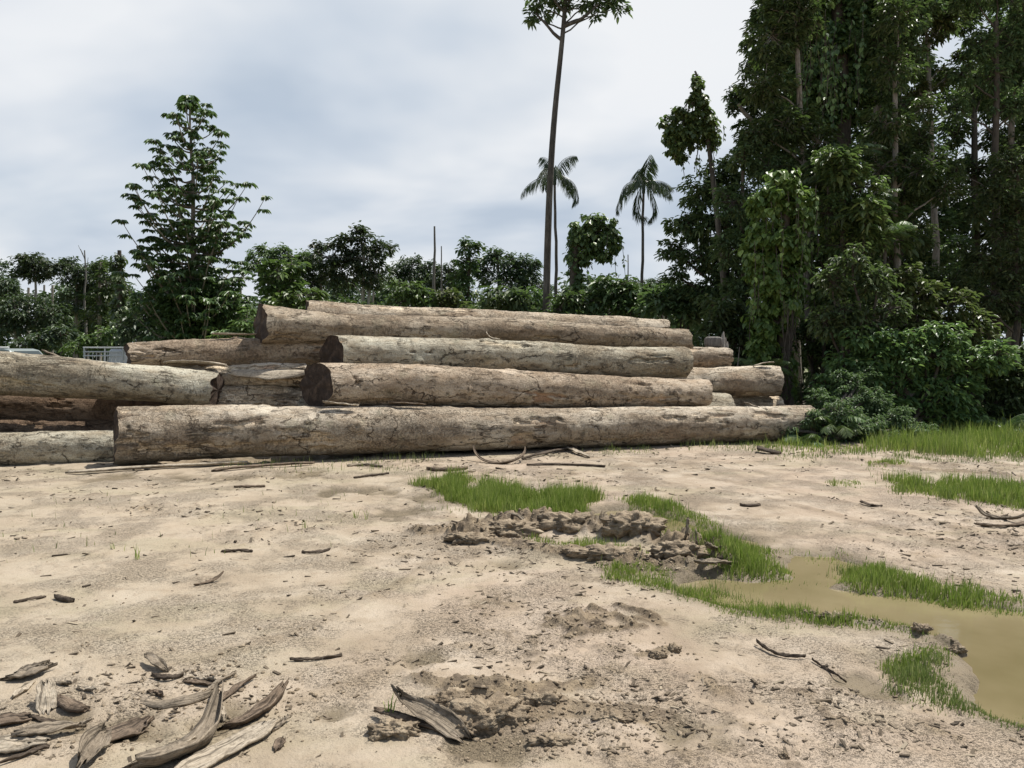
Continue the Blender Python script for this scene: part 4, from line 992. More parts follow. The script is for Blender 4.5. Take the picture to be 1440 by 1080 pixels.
def sh(label, px, Y, bl, seed, **k): return shrub(label, px, 0, Y, [blob(*b, Y) for b in bl], seed, group=gS2, **k)
sh('bright big leaved shrub above the left end of the top logs', 425, 26, [(425, 415, 32, 12), (400, 425, 22, 14), (450, 424, 22, 12), (430, 436, 40, 16)], 121, leaf='light', LL=.26, ar=.6)
sh('low pale green shrub right of the bright big leaved one', 500, 27, [(490, 428, 26, 10), (520, 430, 24, 10), (470, 440, 30, 16), (540, 440, 30, 14)], 122, leaf='mid', LL=.22)
sh('yellowish green shrub left of the taller dead pole', 580, 28, [(575, 405, 26, 16), (595, 418, 24, 14), (560, 425, 26, 16), (600, 436, 34, 16)], 123, leaf='light', LL=.22)
sh('olive shrub at the foot of the dead poles', 632, 28, [(632, 415, 18, 18), (620, 430, 22, 16), (645, 436, 22, 14)], 124, leaf='olive', LL=.22)
sh('dark drooping leaved shrub left of the tall thin emergent tree', 715, 25, [(712, 412, 26, 16), (735, 420, 24, 16), (695, 425, 24, 16), (720, 440, 40, 16)], 125, leaf='dark', LL=.34, ar=.32)
sh('light green shrub just behind the emergent trunk', 750, 27, [(752, 418, 16, 16), (762, 432, 20, 14), (742, 438, 18, 12)], 126, leaf='light', LL=.24)
sh('leafy shrub around the foot of the vine covered stump', 800, 24, [(800, 420, 26, 16), (785, 434, 26, 14), (822, 430, 26, 18), (805, 444, 40, 14)], 127, leaf='mid', LL=.24)
sh('broad bright topped shrub under the right palm', 870, 24, [(865, 402, 32, 18), (890, 412, 34, 18), (845, 416, 26, 18), (870, 435, 50, 20), (915, 425, 30, 20)], 128, leaf='mid', LL=.25, cover=4.6)
sh('dark shrub at the right ends of the top logs', 945, 22, [(940, 418, 34, 20), (965, 410, 28, 22), (925, 436, 34, 20), (965, 440, 34, 26), (990, 430, 24, 28)], 129, leaf='dark', LL=.24, cover=4.6)
sh('yellow green shrub beside the white rack at far left', 128, 34, [(125, 478, 20, 11), (108, 488, 18, 9), (142, 486, 14, 9), (150, 470, 20, 12)], 130, leaf='light', LL=.24)
sh('grey green shrub behind the silver pickup at left', 75, 36, [(60, 478, 26, 14), (85, 470, 24, 16), (40, 485, 30, 14)], 131, leaf='far', LL=.24)
sh('bright low shrub between pyramid tree and the topmost log', 335, 24, [(335, 465, 22, 12), (315, 472, 24, 10), (348, 450, 18, 16)], 132, leaf='light', LL=.22)
sh('dark shrub under the left side of the pyramid tree', 210, 33, [(205, 440, 30, 30), (190, 462, 30, 24), (225, 465, 40, 24)], 133, leaf='far', LL=.26)
sh('dark shrub under the right side of the pyramid tree', 325, 33, [(325, 430, 28, 34), (340, 455, 30, 28), (300, 465, 40, 24)], 134, leaf='mid', LL=.26)

# far wood that reads as one mass behind everything
g = rs(500); wa, wt = Acc(), Acc()
bl = []
for k in range(120):
    px = g.uniform(-420, 1010); Yd = g.uniform(60, 85); topy = (405 if px > 180 else 388) + 16 * math.sin(px * .021) + g.uniform(-12, 14)
    bl.append(blob(px, topy + 18, g.uniform(16, 30), g.uniform(12, 22), Yd)); bl.append(blob(px + g.uniform(-15, 15), topy + 52, g.uniform(22, 34), g.uniform(20, 30), Yd))
    bl.append(blob(px + g.uniform(-15, 15), topy + 90, g.uniform(22, 34), g.uniform(20, 30), Yd))
foliage(wa, bl, g, .5, 2.6, csz=.5)
for k in range(140):
    px = g.uniform(-420, 1010); Yd = g.uniform(58, 80); tube(wt, curve(gp(px, Yd), P(px + g.uniform(-5, 5), g.uniform(400, 430), Yd), g, 6, .01), np.linspace(.14, .08, 6), 6)
w1 = wa.build('distant_forest', LEAF['far'], None, False); tag(w1, 'far wood closing off the back of the clearing', 'forest', kind='stuff')
wt.build('trunks', TRUNK['grey'], w1)

# ------------------------------------------------------------------ emergent tree, palms, vine stump, leaning tree
Ye = 25
def em_extra(ta, fa, g, pts):
    for a, b_, r in (((790, 55), (752, 18), .06), ((793, 38), (842, 6), .07), ((795, 18), (772, -8), .05), ((797, 8), (830, -40), .06)):
        tube(ta, curve(P(*a, Ye), P(*b_, Ye + g.uniform(-.5, .5)), g, 7, .05, -.05), np.linspace(r, r * .5, 7), 6)
broad_tree('very tall thin emergent tree running out of the top of the picture', gp(767, Ye), P(798, -45, Ye), .125,
           [blob(760, 10, 20, 16, Ye), blob(748, 24, 9, 9, Ye), blob(790, 4, 24, 10, Ye), blob(830, 6, 26, 12, Ye), blob(862, 2, 18, 12, Ye), blob(873, 12, 9, 8, Ye), blob(838, 22, 8, 6, Ye), blob(800, -40, 70, 34, Ye), blob(770, -25, 44, 22, Ye), blob(850, -30, 44, 24, Ye), blob(810, -75, 50, 24, Ye)],
           301, 'dark', .2, 3.6, 'mottled', group=None, name='emergent_tree', mids=[P(771, 300, Ye), P(780, 180, Ye), P(789, 60, Ye)], extra=em_extra, fr=.5, csz=.4)
palm('left palm, its crown half behind the emergent trunk', 780, 258, 27, 311, 9, 1.35, .06, 784)
palm('right palm standing clear against the sky with one hanging frond', 905, 270, 26, 322, 12, 1.4, .055, 900, hangers=2)
Yv = 26
def vs_extra(ta, fa, g, pts):
    strands(ta, fa, g, P(862, 325, Yv), 8, 1.4, .16, .22); strands(ta, fa, g, P(812, 340, Yv), 6, 1.6, .16, .18)
broad_tree('hunched vine covered stump between the two palms', gp(808, Yv), P(830, 310, Yv), .2,
           [blob(812, 330, 15, 20, Yv), blob(835, 312, 22, 13, Yv), blob(856, 320, 14, 14, Yv), blob(840, 325, 26, 14, Yv), blob(864, 340, 9, 16, Yv), blob(810, 365, 12, 26, Yv), blob(812, 395, 12, 20, Yv), blob(826, 335, 24, 20, Yv), blob(848, 342, 20, 20, Yv), blob(822, 356, 18, 18, Yv), blob(846, 362, 12, 10, Yv)],
           321, 'vine', .17, 4.6, 'dark', 'drape', 'vine_covered_stump', None, csz=.38, extra=vs_extra, mids=[P(808, 370, Yv), P(812, 330, Yv)])
Yl = 20
def ln_extra(ta, fa, g, pts): strands(ta, fa, g, P(1000, 195, Yl), 9, 1.1, .1, .2); strands(ta, fa, g, P(955, 215, Yl), 5, .5, .12, .3)
broad_tree('leaning bare trunk with a vine wrapped pointed top against the sky', gp(1034, Yl), P(977, 98, Yl), .095,
           [blob(979, 118, 9, 20, Yl), blob(984, 145, 16, 18, Yl), blob(990, 172, 20, 22, Yl), blob(962, 162, 20, 16, Yl), blob(945, 178, 18, 18, Yl), blob(950, 200, 20, 18, Yl), blob(968, 190, 24, 22, Yl), blob(956, 220, 12, 9, Yl), blob(1000, 195, 12, 18, Yl)],
           331, 'vine', .12, 6., 'mottled', 'drape', 'leaning_tree', None, csz=.34, extra=ln_extra, mids=[P(1016, 380, Yl), P(998, 210, Yl), P(986, 140, Yl)], fr=.25)

# ------------------------------------------------------------------ right-hand forest
gR = 'trees of the shaded forest at right'
def rt(label, px, Y, bl, seed, top, **k):
    k['cover'] = k.get('cover', 3) * 1.7; k['LL'] = k.get('LL', .2) * .70
    bs = [blob(b[0], b[1], b[2], b[3], Y + (b[4] if len(b) > 4 else 0)) for b in bl]
    return broad_tree(label, gp(px, Y), P(top[0], top[1], Y), k.pop('tr', .2), bs, k.pop('seed', seed), group=gR, **k)
rt('dark bushy tree at the forest edge behind the leaning trunk', 1010, 21.5, [(985, 268, 34, 26), (1020, 245, 28, 26), (965, 315, 30, 24), (1000, 320, 40, 34), (945, 352, 22, 18), (985, 365, 40, 26), (1040, 290, 36, 50), (1035, 370, 40, 50), (950, 385, 18, 10), (1000, 410, 40, 30)], 401, (1025, 270), leaf='dark', LL=.22, cover=3.6, trunk='dark', csz=.36)
rt('tall dark tree with a bare limb, topping the forest edge', 1120, 23, [(1060, 140, 26, 20), (1035, 135, 18, 16), (1085, 110, 36, 34), (1070, 60, 30, 30), (1085, 20, 34, 34), (1062, 92, 22, 18), (1100, 170, 40, 34), (1060, 180, 28, 18), (1110, 60, 34, 50), (1095, -30, 40, 36), (1050, 210, 22, 16), (1090, 220, 44, 36), (1140, -60, 60, 50), (1030, 152, 14, 9)], 402, (1110, 20), leaf='dark', LL=.19, cover=3.2, trunk='grey', csz=.34,
   extra=lambda ta, fa, g, pts: tube(ta, curve(P(1100, 230, 23), P(1038, 146, 22.6), g, 8, .03), np.linspace(.12, .05, 8), 7))
def curtain(n, x0, x1, y0, y1, ln, LL, Y):
    def f(ta, fa, g, pts):
        for _ in range(n): strands(ta, fa, g, P(g.uniform(x0, x1), g.uniform(y0, y1), Y - g.uniform(0, .8)), 1, ln, LL, .1)
    return f
rt('giant trunk hidden under a thick hanging vine curtain', 1180, 20.5, [(1140, 30, 32, 50), (1165, 90, 40, 60), (1135, 110, 26, 50), (1195, 60, 36, 60), (1190, 140, 36, 50), (1150, 165, 30, 30), (1215, 30, 30, 40), (1170, -30, 60, 40), (1210, 110, 22, 46), (1225, -40, 50, 50)], 403, (1180, -60), leaf='vine', LL=.17, cover=4.2, trunk='dark', mode='drape', tr=.35, csz=.36, name='vine_clad_tree',
   extra=curtain(45, 1120, 1225, -20, 130, 1.7, .16, 19.8))
rt('thick pale trunked tree half hidden behind the vine curtain', 1228, 22, [(1255, 60, 34, 34), (1280, 20, 40, 34), (1240, 110, 26, 22), (1285, 90, 26, 24), (1230, -30, 60, 40), (1270, 150, 34, 24), (1248, 205, 26, 18)], 404, (1234, 60), leaf='dark', LL=.2, cover=3.2, trunk='pale', tr=.22, csz=.34)
rt('slim pale trunked tree with sky gaps around its crown', 1318, 21, [(1300, 40, 28, 30), (1275, 75, 22, 20), (1335, 20, 26, 24), (1300, -20, 60, 30), (1330, 110, 16, 14), (1290, 130, 30, 18), (1350, 80, 14, 12)], 405, (1306, 60), leaf='olive', LL=.18, cover=2.8, trunk='pale', tr=.115, csz=.36)
rt('dark tree with a straight trunk at the right edge', 1422, 22, [(1420, 60, 34, 40), (1400, 110, 26, 26), (1440, 130, 36, 34), (1380, 60, 22, 22), (1425, -20, 60, 40), (1425, 210, 30, 26), (1460, 230, 40, 50), (1395, 160, 14, 14)], 406, (1424, 0), leaf='dark', LL=.2, cover=3.0, trunk='grey', tr=.13, csz=.34)
rt('back tree filling the gap between the slim trunk and right edge', 1370, 28, [(1365, 130, 22, 20), (1400, 190, 26, 22), (1345, 190, 20, 24), (1370, 240, 34, 22), (1410, 270, 34, 26), (1345, 290, 24, 26), (1385, 320, 36, 22), (1440, 310, 36, 34), (1355, 30, 24, 20), (1420, 20, 26, 30)], 407, (1370, 160), leaf='dark', LL=.24, cover=2.6, trunk='dark', csz=.34)
rt('back tree behind the slim pale trunk', 1275, 27, [(1275, 190, 34, 26), (1300, 220, 30, 26), (1260, 240, 30, 26), (1295, 270, 34, 30), (1265, 300, 40, 34), (1320, 320, 34, 30), (1290, 350, 44, 34)], 408, (1285, 210), leaf='dark', LL=.24, cover=3.2, trunk='dark', csz=.36)
rt('dark understory tree between slim trunk and right edge', 1395, 21.5, [(1380, 400, 36, 24), (1415, 380, 34, 30), (1350, 390, 26, 26), (1440, 420, 40, 34), (1395, 440, 44, 24), (1345, 345, 20, 16)], 409, (1395, 390), leaf='dark', LL=.22, cover=3.2, trunk='dark', csz=.36, tr=.1)
rt('leafy tree hiding the foot of the vine curtain giant', 1185, 17.6, [(1175, 225, 34, 34), (1205, 265, 36, 34), (1165, 300, 30, 36), (1190, 345, 36, 34), (1215, 395, 34, 34), (1175, 420, 34, 36), (1195, 470, 36, 36), (1225, 330, 28, 30)], 411, (1185, 230), leaf='vine', LL=.17, cover=2.6, trunk='dark', tr=.09, csz=.32)
rt('tree with dense crown between thick pale trunk and slim trunk', 1270, 19.5, [(1265, 215, 34, 30), (1290, 255, 34, 30), (1255, 290, 30, 30), (1285, 330, 34, 30), (1250, 365, 30, 28), (1295, 195, 20, 20), (1300, 385, 30, 26), (1240, 180, 26, 24)], 412, (1270, 230), leaf='dark', LL=.17, cover=2.4, trunk='dark', tr=.09, csz=.32)
rt('tree filling the top of the forest right of the vine curtain', 1262, 19.8, [(1240, -10, 40, 36), (1270, 30, 36, 34), (1235, 60, 30, 34), (1285, 80, 26, 26), (1250, 120, 30, 26), (1300, 0, 30, 30), (1275, 150, 28, 20)], 413, (1262, 20), leaf='dark', LL=.17, cover=2.6, trunk='dark', tr=.12, csz=.32)
rt('tree filling the top right corner with small sky gaps', 1400, 20, [(1360, -10, 34, 30), (1400, -20, 40, 34), (1440, 20, 40, 40), (1425, 60, 30, 30), (1375, 70, 24, 26), (1350, 105, 22, 22), (1400, 105, 26, 24), (1450, 140, 36, 30), (1415, 150, 24, 20), (1345, 150, 18, 20)], 414, (1400, 30), leaf='dark', LL=.17, cover=2.4, trunk='dark', tr=.13, csz=.32)
rt('tree at the right edge with foliage down to the thicket', 1430, 19, [(1425, 230, 34, 30), (1400, 270, 30, 28), (1440, 290, 36, 34), (1410, 330, 34, 28), (1380, 365, 32, 26), (1430, 370, 36, 30), (1400, 415, 40, 30), (1450, 430, 40, 40), (1340, 400, 28, 26), (1375, 300, 20, 18), (1345, 240, 18, 20)], 415, (1430, 240), leaf='dark', LL=.17, cover=2.4, trunk='dark', tr=.1, csz=.32)
rt('leafy tree between leaning trunk and the smothered column', 1045, 19, [(1045, 225, 26, 26), (1060, 200, 24, 24), (1030, 285, 28, 30), (1055, 330, 28, 34), (1025, 350, 26, 30), (1045, 400, 30, 34), (1060, 455, 26, 30), (1030, 450, 24, 28), (1080, 235, 30, 26)], 416, (1045, 230), leaf='dark', LL=.17, cover=2.6, trunk='dark', tr=.09, csz=.32)
rt('broad leafy crown spreading at the top left of the forest', 1150, 19, [(1085, 50, 44, 38), (1125, 20, 46, 40), (1075, 120, 42, 32), (1105, 175, 44, 32), (1062, 185, 26, 20), (1150, 200, 36, 28), (1100, -20, 50, 40), (1130, 240, 36, 26)], 417, (1120, 40), leaf='mid', LL=.2, cover=2.6, trunk='grey', tr=.12, csz=.34)
rt('mid green broad crown right of the vine curtain', 1262, 18.6, [(1245, 175, 40, 30), (1255, 95, 36, 34), (1290, 240, 42, 32), (1300, 150, 22, 22), (1262, 20, 40, 36), (1330, 265, 26, 26), (1240, 235, 30, 26)], 418, (1258, 100), leaf='mid', LL=.19, cover=2.2, trunk='grey', tr=.11, csz=.32)
# out-of-frame neighbours that a sideways camera would meet
rt('forest tree standing just outside the right edge', 1560, 21, [(1540, 60, 60, 70), (1600, 140, 70, 70), (1540, 220, 50, 60), (1580, 330, 60, 60), (1520, 400, 50, 50)], 410, (1570, 60), leaf='dark', LL=.24, cover=2.8, trunk='dark', csz=.34)
# vine column by the log pile
Yc = 17.2
def vc_extra(ta, fa, g, pts):
    for _ in range(34): strands(ta, fa, g, P(g.uniform(1055, 1150), g.uniform(260, 420), Yc - g.uniform(0, .5)), 1, 1.3, .13, .05)
    for _ in range(14): tube(ta, curve(P(g.uniform(1095, 1120), g.uniform(420, 460), Yc - .5), P(g.uniform(1085, 1130), g.uniform(580, 600), Yc - .45), g, 10, .04), np.full(10, .009), 4)
broad_tree('tree column smothered in bright topped vines beside the logs', gp(1105, Yc), P(1105, 258, Yc), .2,
           [blob(1105, 268, 40, 20, Yc), blob(1080, 290, 26, 30, Yc), blob(1125, 295, 24, 30, Yc), blob(1090, 335, 36, 36, Yc), blob(1082, 390, 32, 40, Yc), blob(1078, 445, 28, 36, Yc), blob(1072, 495, 22, 30, Yc), blob(1118, 350, 14, 36, Yc), blob(1100, 250, 22, 10, Yc), blob(1108, 420, 24, 40, Yc), blob(1098, 520, 22, 40, Yc), blob(1062, 540, 20, 34, Yc), blob(1065, 350, 20, 30, Yc)],
           421, 'vinelit', .15, 8.5, 'dark', 'drape', 'vine_clad_tree', None, csz=.36, extra=vc_extra)
gU = 'undergrowth at the foot of the forest'
def us(label, px, Y, bl, seed, **k):
    k['cover'] = k.get('cover', 3) * 1.5
    return shrub(label, px, 0, Y, [blob(b[0], b[1], b[2], b[3], Y + (b[4] if len(b) > 4 else 0)) for b in bl], seed, group=gU, **k)
us('broad dark leafy bush bulging over the grass at right', 1270, 15.6, [(1235, 500, 44, 30), (1200, 540, 42, 36), (1270, 530, 52, 42), (1325, 545, 50, 42), (1225, 580, 54, 30), (1290, 585, 56, 30), (1350, 585, 40, 26), (1180, 580, 30, 28), (1240, 472, 26, 18), (1310, 500, 50, 30), (1360, 515, 40, 36), (1265, 485, 36, 22), (1300, 470, 24, 16), (1165, 545, 26, 30), (1185, 515, 28, 26), (1205, 475, 24, 20), (1330, 470, 36, 20), (1400, 500, 30, 26)], 431, leaf='vine', LL=.125, cover=3.6, ar=.6, csz=.3)
us('fine leaved creeper spilling down beside the longest log end', 1155, 13.9, [(1128, 598, 14, 10), (1150, 590, 26, 16), (1182, 582, 28, 24), (1215, 598, 36, 20), (1165, 612, 36, 9), (1235, 614, 40, 10), (1200, 560, 26, 20, .8), (1165, 565, 16, 12, .6), (1190, 540, 26, 24, 1.1), (1225, 565, 30, 24, .8), (1150, 560, 14, 16, .9), (1255, 590, 34, 22, .5), (1290, 606, 34, 14, .2), (1215, 530, 24, 20, 1.4), (1110, 606, 16, 7, -.1)], 437, leaf='dark', LL=.058, cover=3.6, csz=.3)
us('dark leafy shrub hiding the stems below the arching palm like plants', 1205, 15.9, [(1170, 395, 26, 26), (1200, 365, 28, 24), (1230, 395, 28, 28), (1250, 435, 28, 28), (1185, 440, 30, 30), (1215, 460, 30, 26), (1160, 450, 22, 30)], 438, leaf='dark', LL=.13, cover=2.6, csz=.32)
us('bush at right of the broad one, reaching the picture edge', 1400, 16.2, [(1385, 520, 44, 34), (1420, 545, 46, 34), (1390, 575, 44, 24), (1460, 520, 50, 44), (1440, 580, 50, 26), (1540, 540, 60, 60)], 432, leaf='dark', LL=.125, cover=3.6, ar=.6, csz=.3)
us('olive big leaved thicket rising behind the broad bush', 1320, 17.4, [(1300, 410, 32, 28), (1335, 430, 38, 30), (1365, 460, 36, 26), (1290, 450, 34, 30), (1330, 480, 50, 24), (1270, 385, 22, 22), (1262, 420, 24, 26)], 433, leaf='olive', LL=.15, cover=3.6, ar=.62, csz=.3)
us('glossy shrub below the palm fronds in the forest edge', 1195, 18.6, [(1180, 235, 34, 26, -1.2), (1215, 300, 36, 26, -1.4), (1170, 280, 30, 30), (1240, 300, 36, 26), (1205, 325, 40, 24), (1260, 340, 30, 20), (1150, 240, 22, 26)], 434, leaf='vine', LL=.2, cover=3.4, ar=.5, csz=.36)
us('dark shrub in the shadow between vine column and broad bush', 1165, 18.6, [(1160, 500, 30, 40), (1145, 560, 34, 36), (1190, 480, 30, 30), (1130, 470, 20, 30), (1200, 430, 30, 26), (1165, 400, 26, 30), (1150, 350, 20, 24), (1215, 380, 26, 26), (1190, 350, 20, 22)], 435, leaf='dark', LL=.16, cover=2.8, csz=.36)
us('dark shrub behind the splintered post', 1020, 18.4, [(1015, 440, 34, 30), (1040, 470, 30, 36), (1000, 480, 30, 30), (1045, 520, 26, 30)], 436, leaf='dark', LL=.17, cover=3.4, csz=.36)
def fg(px, py, Y): q = P(px, py, Y); return q
for i, (lab, px, py, Yf, n, fl, lf) in enumerate([
    ('fern drooping over the right end of the longest log', 1172, 585, 13.9, 15, .75, 'vine'),
    ('low fern left of the broad bush with pale fronds', 1185, 600, 14.3, 11, .7, 'vine'),
    ('fern clump at the foot of the vine column', 1075, 505, 16.4, 10, .7, 'light'),
    ('small fern between the longest log end and the sand', 1128, 605, 13.6, 11, .55, 'vine'),
    ('arching palm like plant with feathery fronds, left one', 1165, 262, 18.2, 11, .9, 'dark'),
    ('arching palm like plant with feathery fronds, middle one', 1215, 290, 18.0, 11, .9, 'mid'),
    ('arching palm like plant at forest edge, lowest one', 1245, 332, 17.6, 10, .85, 'vine'),
    ('arching palm like plant high beside the thick pale trunk', 1195, 222, 18.4, 10, .9, 'dark'),
    ('shade fern at the right edge behind the tall grass', 1410, 590, 15.2, 11, .7, 'vine')]):
    q = P(px, py, Yf); grounded = py > 480
    fern(lab, q if not grounded else np.array((q[0], q[1], max(q[2] - .25, 0))), n, fl, 600 + i, lf, 'ferns and palm like plants at the forest edge', 'fern' if grounded else 'understory_palm', 'fern' if grounded else 'palm')
    if not grounded:
        o_ = [o for o in bpy.data.objects if o.get('label') == lab][0]
        st = Acc(); gg = rs(i); tube(st, curve((q[0], q[1] + .15, 0), q, gg, 8, .01), np.linspace(.06, .04, 8), 7); st.build('stem', TRUNK['dark'], o_, True, q)

# dark mass of the forest interior
g = rs(520); wa, wt = Acc(), Acc(); bl = []
GAPS = [(1326, 68, 12, 18), (1385, 182, 12, 12), (1405, 28, 8, 8), (1355, 335, 14, 4), (1370, 215, 8, 6), (1300, 178, 12, 10), (1255, 120, 10, 12), (985, 300, 60, 200)]
while len(bl) < 560:
    px = g.uniform(1000, 1900); Yd = g.uniform(26, 38); py = g.uniform(-70, 560) if px > 1090 else g.uniform(330, 560)
    if any(((px - a) / (c + 26)) ** 2 + ((py - b) / (d + 24)) ** 2 < 1 for a, b, c, d in GAPS): continue
    bl.append(blob(px, py, g.uniform(24, 40), g.uniform(22, 36), Yd))
foliage(wa, bl, g, .30, 2.7, csz=.45)
for k in range(18):
    px = g.uniform(1110, 1900); Yd = g.uniform(25, 36); tube(wt, curve(gp(px, Yd), P(px + g.uniform(-12, 12), g.uniform(-60, 200), Yd), g, 8, .008), np.linspace(.12, .06, 8), 7)
w2 = wa.build('forest_interior', LEAF['dark'], None, False); tag(w2, 'dark leafy inside of the forest behind the right hand trees', 'forest', kind='stuff')
wt.build('trunks', TRUNK['dark'], w2)

# splintered post and wood block at the right of the pile
def post():
    g = rs(9); b = P(1018, 517, 15.75); o = empty('splintered_post', (b[0], b[1], 0), 'splintered upright post behind the right end of the pile', 'post'); ac = Acc()
    for dx, py, w in ((0, 466, .05), (.08, 480, .045), (.045, 474, .035)):
        t = P(1017, py, 15.75); pts = np.array([(b[0] + dx, b[1], 0), (b[0] + dx, b[1], t[2] * .6), (t[0] + dx, b[1], t[2] - .1), (t[0] + dx + .01, b[1], t[2])]); tube(ac, pts, [w, w, w * .8, .006], 5)
    ac.build('shaft', TRUNK['pale'], o, True, (b[0], b[1], 0))
post()
snag('thin pale stick leaning in the dark right of the splintered post', 1040, 488, 16.2, .022, 12, (), 1030, 'stake')
V, Fx = rock_mesh(5, 44, .10, 2.5, 1.); V = np.sign(V) * np.abs(V) ** .45; q = P(1003, 481, 15.5)
o = obj('wood_block', mesh_np('wood_block', V * (.17, .12, .11), Fx, TRUNK['dead'], True)); o.location = Vector((q[0], q[1], q[2] + .0))
tag(o, 'weathered wood block resting on a log next to the splintered post', 'wood block')

# sprouts on the left sand
for i, (lab, px, py, n, h) in enumerate([('tallest green sprout alone on the left sand flat', 193, 790, 9, .13), ('tiny sprout left of the tallest one', 158, 775, 6, .08),
    ('sprout with dry stalk near the left edge', 122, 770, 4, .12), ('thin sprout tuft on the damp sand below the pile', 500, 728, 8, .11), ('sprout right of the thin tuft on the damp sand', 516, 730, 6, .12),
    ('single stalk sprout between thin tuft and the left flat', 428, 742, 3, .12), ('sprout tuft on the mud lump beside the upturned bark strip', 548, 1014, 9, .07), ('pale sprout near the left front of the longest log', 318, 655, 5, .14)]):
    g = rs(900 + i); c = G(px, py); ac = Acc(); x = c[0] + g.normal(0, .015, n); y = c[1] + g.normal(0, .012, n)
    ac.add(*blades(x - c[0], y - c[1], np.full(n, 0.), h * g.uniform(.5, 1.1, n), np.full(n, .006), g, .5))
    o = ac.build('grass_sprout', LEAF['grass' if i != 2 else 'drygrass']); o.location = (c[0], c[1], gz(c[0], c[1]) - .005 + (.05 if i == 6 else 0)); tag(o, lab, 'sprout', 'grass sprouts on the bare sand')

# ------------------------------------------------------------------ two pickups behind the pile (mostly hidden)
def bm_obj(name, bm, mat, parent, bev=0.):
    me = bpy.data.meshes.new(name); bmesh.ops.recalc_face_normals(bm, faces=bm.faces); bm.to_mesh(me); bm.free(); me.materials.append(mat)
    o = obj(name, me, parent)
    if bev:
        m = o.modifiers.new('bevel', 'BEVEL'); m.width = bev; m.segments = 2; m.limit_method = 'ANGLE'
    return o
def prism(bm, prof, y0, y1, inset=0.):
    a = [bm.verts.new((x, y0, z)) for x, z in prof]; b = [bm.verts.new((x, y1, z)) for x, z in prof]
    bm.faces.new(a); bm.faces.new(b[::-1])
    for i in range(len(prof)): j = (i + 1) % len(prof); bm.faces.new((a[i], b[i], b[j], a[j]))
def box(bm, x0, x1, y0, y1, z0, z1): prism(bm, [(x0, z0), (x1, z0), (x1, z1), (x0, z1)], y0, y1)
def pickup(label, loc, rot, paint, rack):
    o = empty('pickup_truck', loc, label, 'pickup truck'); o.rotation_euler.z = rot
    bm = bmesh.new(); prism(bm, [(-2.5, .45), (2.45, .45), (2.5, .7), (2.42, .98), (1.25, 1.08), (-.72, 1.08), (-2.5, 1.08)], -.86, .86); bm_obj('body', bm, paint, o, .05)
    bm = bmesh.new(); prism(bm, [(-.7, 1.083), (1.2, 1.083), (.55, 1.72), (.3, 1.78), (-.45, 1.78), (-.6, 1.7)], -.76, .76); bm_obj('cab', bm, paint, o, .05)
    for s in (-1, 1):
        bm = bmesh.new(); y = .765 * s; prism(bm, [(-.52, 1.15), (.22, 1.15), (.22, 1.65), (-.45, 1.65)], y - .008, y + .008); bm_obj('side_window', bm, GLASS, o)
        bm = bmesh.new(); prism(bm, [(.3, 1.15), (1.0, 1.15), (.52, 1.62), (.3, 1.65)], y - .008, y + .008); bm_obj('side_window', bm, GLASS, o)
    bm = bmesh.new(); vs = [bm.verts.new(v) for v in ((1.13, -.66, 1.165), (1.13, .66, 1.165), (.61, .6, 1.675), (.61, -.6, 1.675))]; bm.faces.new(vs)
    r = bmesh.ops.extrude_face_region(bm, geom=bm.faces[:]); bmesh.ops.translate(bm, vec=(.02, 0, .016), verts=[v for v in r['geom'] if isinstance(v, bmesh.types.BMVert)]); bm_obj('windshield', bm, GLASS, o)
    for x in (-1.5, 1.6):
        for y in (-.82, .82):
            ac = Acc(); c = np.array((x, y, .36)); tube(ac, [c + (0, -.11, 0), c + (0, -.1, 0), c + (0, .1, 0), c + (0, .11, 0)], [.3, .36, .36, .3], 24); w = ac.build('wheel', RUBBER, o)
            ac = Acc(); tube(ac, [c + (0, -.115, 0), c + (0, -.1, 0), c + (0, .1, 0), c + (0, .115, 0)], [.02, .2, .2, .02], 16); ac.build('rim', STEEL, w)
    ac = Acc()
    for x in ((-.85,) if rack == 1 else (-.85, -2.4)):
        for y in (-.78, .78): tube(ac, [(x, y, 1.07), (x, y, 1.5), (x, y, 1.83)], [.035] * 3, 6)
        for z in ((1.5, 1.66, 1.83)): tube(ac, [(x, -.82, z), (x, 0, z), (x, .82, z)], [.03] * 3, 6)
        for y in np.linspace(-.6, .6, 9): tube(ac, [(x, y, 1.07), (x, y, 1.4), (x, y, 1.66)], [.01] * 3, 5)
    if rack == 2:
        for y in (-.78, .78): tube(ac, [(-2.4, y, 1.83), (-1.6, y, 1.83), (-.85, y, 1.83)], [.03] * 3, 6)
    ac.build('cargo_rack', WHITE, o)
pk = P(28, 500, 29)
pickup('silver pickup whose roof and window show above the big grey log', (pk[0] - .3, 29, 0), math.radians(-8), SILVER, 1)
pk = P(146, 500, 30.5)
pickup('pickup behind the pile with a white tubular cargo rack', (pk[0], 32.9, 0), math.radians(90), WHITE, 2)

# ------------------------------------------------------------------ sky, sun, camera
EL, AZ = math.radians(64), math.radians(60)            # azimuth clockwise from +Y (into the picture)
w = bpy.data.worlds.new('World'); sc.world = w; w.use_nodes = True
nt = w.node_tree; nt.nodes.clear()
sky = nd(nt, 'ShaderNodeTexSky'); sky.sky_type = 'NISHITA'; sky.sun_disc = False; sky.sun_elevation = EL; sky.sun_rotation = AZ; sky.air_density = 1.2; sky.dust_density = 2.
tc = nd(nt, 'ShaderNodeTexCoord'); sx = nd(nt, 'ShaderNodeSeparateXYZ'); nt.links.new(tc.outputs['Generated'], sx.inputs[0])
zc = mth(nt, 'ADD', mth(nt, 'MAXIMUM', sx.outputs[2], 0.), .28)
cx = nd(nt, 'ShaderNodeCombineXYZ'); nt.links.new(mth(nt, 'DIVIDE', sx.outputs[0], zc), cx.inputs[0]); nt.links.new(mth(nt, 'DIVIDE', sx.outputs[1], zc), cx.inputs[1])
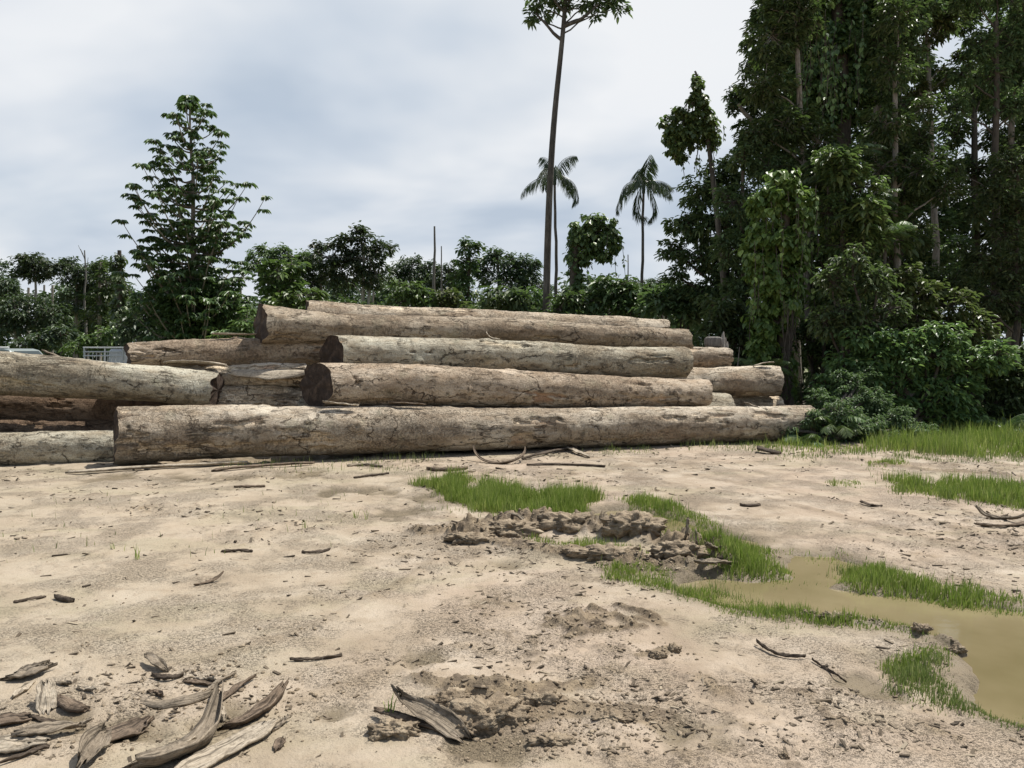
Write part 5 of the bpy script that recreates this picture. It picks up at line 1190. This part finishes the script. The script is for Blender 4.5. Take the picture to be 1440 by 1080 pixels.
cv = mapping(nt, cx.outputs[0], (.55, 1., 1.), (3.2, 1.4, 0))
n1 = noise(nt, cv, 1.15, 5, .5, .25); n2_ = noise(nt, mapping(nt, cx.outputs[0], (.75, 1., 1), (7.1, 2.6, 0)), 1.6, 4, .5, .2)
ccol = ramp(nt, n2_, [(.36, (3.75, 4.35, 5.15)), (.45, (4.6, 5.1, 5.75)), (.53, (5.4, 5.75, 6.2)), (.64, (6.5, 6.65, 6.85))])
bank = mth(nt, 'MULTIPLY', mapr(nt, sx.outputs[1], -.25, .45), mapr(nt, sx.outputs[2], .62, .88, 1, 0))      # cloud bank ahead, thinned out of view overhead and behind to cut fill light
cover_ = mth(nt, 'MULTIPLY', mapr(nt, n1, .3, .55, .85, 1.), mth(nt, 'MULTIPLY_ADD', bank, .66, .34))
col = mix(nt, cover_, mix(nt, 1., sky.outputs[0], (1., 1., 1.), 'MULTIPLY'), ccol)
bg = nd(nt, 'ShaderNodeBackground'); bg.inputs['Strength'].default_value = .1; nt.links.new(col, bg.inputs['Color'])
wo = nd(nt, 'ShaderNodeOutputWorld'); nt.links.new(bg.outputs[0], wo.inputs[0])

ld = bpy.data.lights.new('sun', 'SUN'); ld.energy = 5.0; ld.angle = math.radians(.5); ld.color = (1, .955, .88)
lo = bpy.data.objects.new('sun', ld); COL.objects.link(lo)
d = Vector((math.sin(AZ) * math.cos(EL), math.cos(AZ) * math.cos(EL), math.sin(EL)))
lo.rotation_euler = d.to_track_quat('Z', 'Y').to_euler(); lo.location = (6, 10, 30)

cd = bpy.data.cameras.new('camera'); cd.sensor_width = 36; cd.lens = 36 * F / 1440; cd.clip_end = 2000; cd.clip_start = .05
co = bpy.data.objects.new('camera', cd); COL.objects.link(co); co.location = (0, 0, CAMH); co.rotation_euler = (math.pi / 2 - PITCH, 0, 0); sc.camera = co

sc.view_settings.view_transform = 'Standard'; sc.view_settings.look = 'None'; sc.view_settings.exposure = .42; sc.view_settings.gamma = 1
sc.render.engine = 'CYCLES'; cy = sc.cycles
cy.max_bounces = 5; cy.diffuse_bounces = 3; cy.glossy_bounces = 2; cy.transmission_bounces = 2; cy.transparent_max_bounces = 2
cy.use_denoising = True; cy.sample_clamp_indirect = 4; cy.caustics_reflective = False; cy.caustics_refractive = False
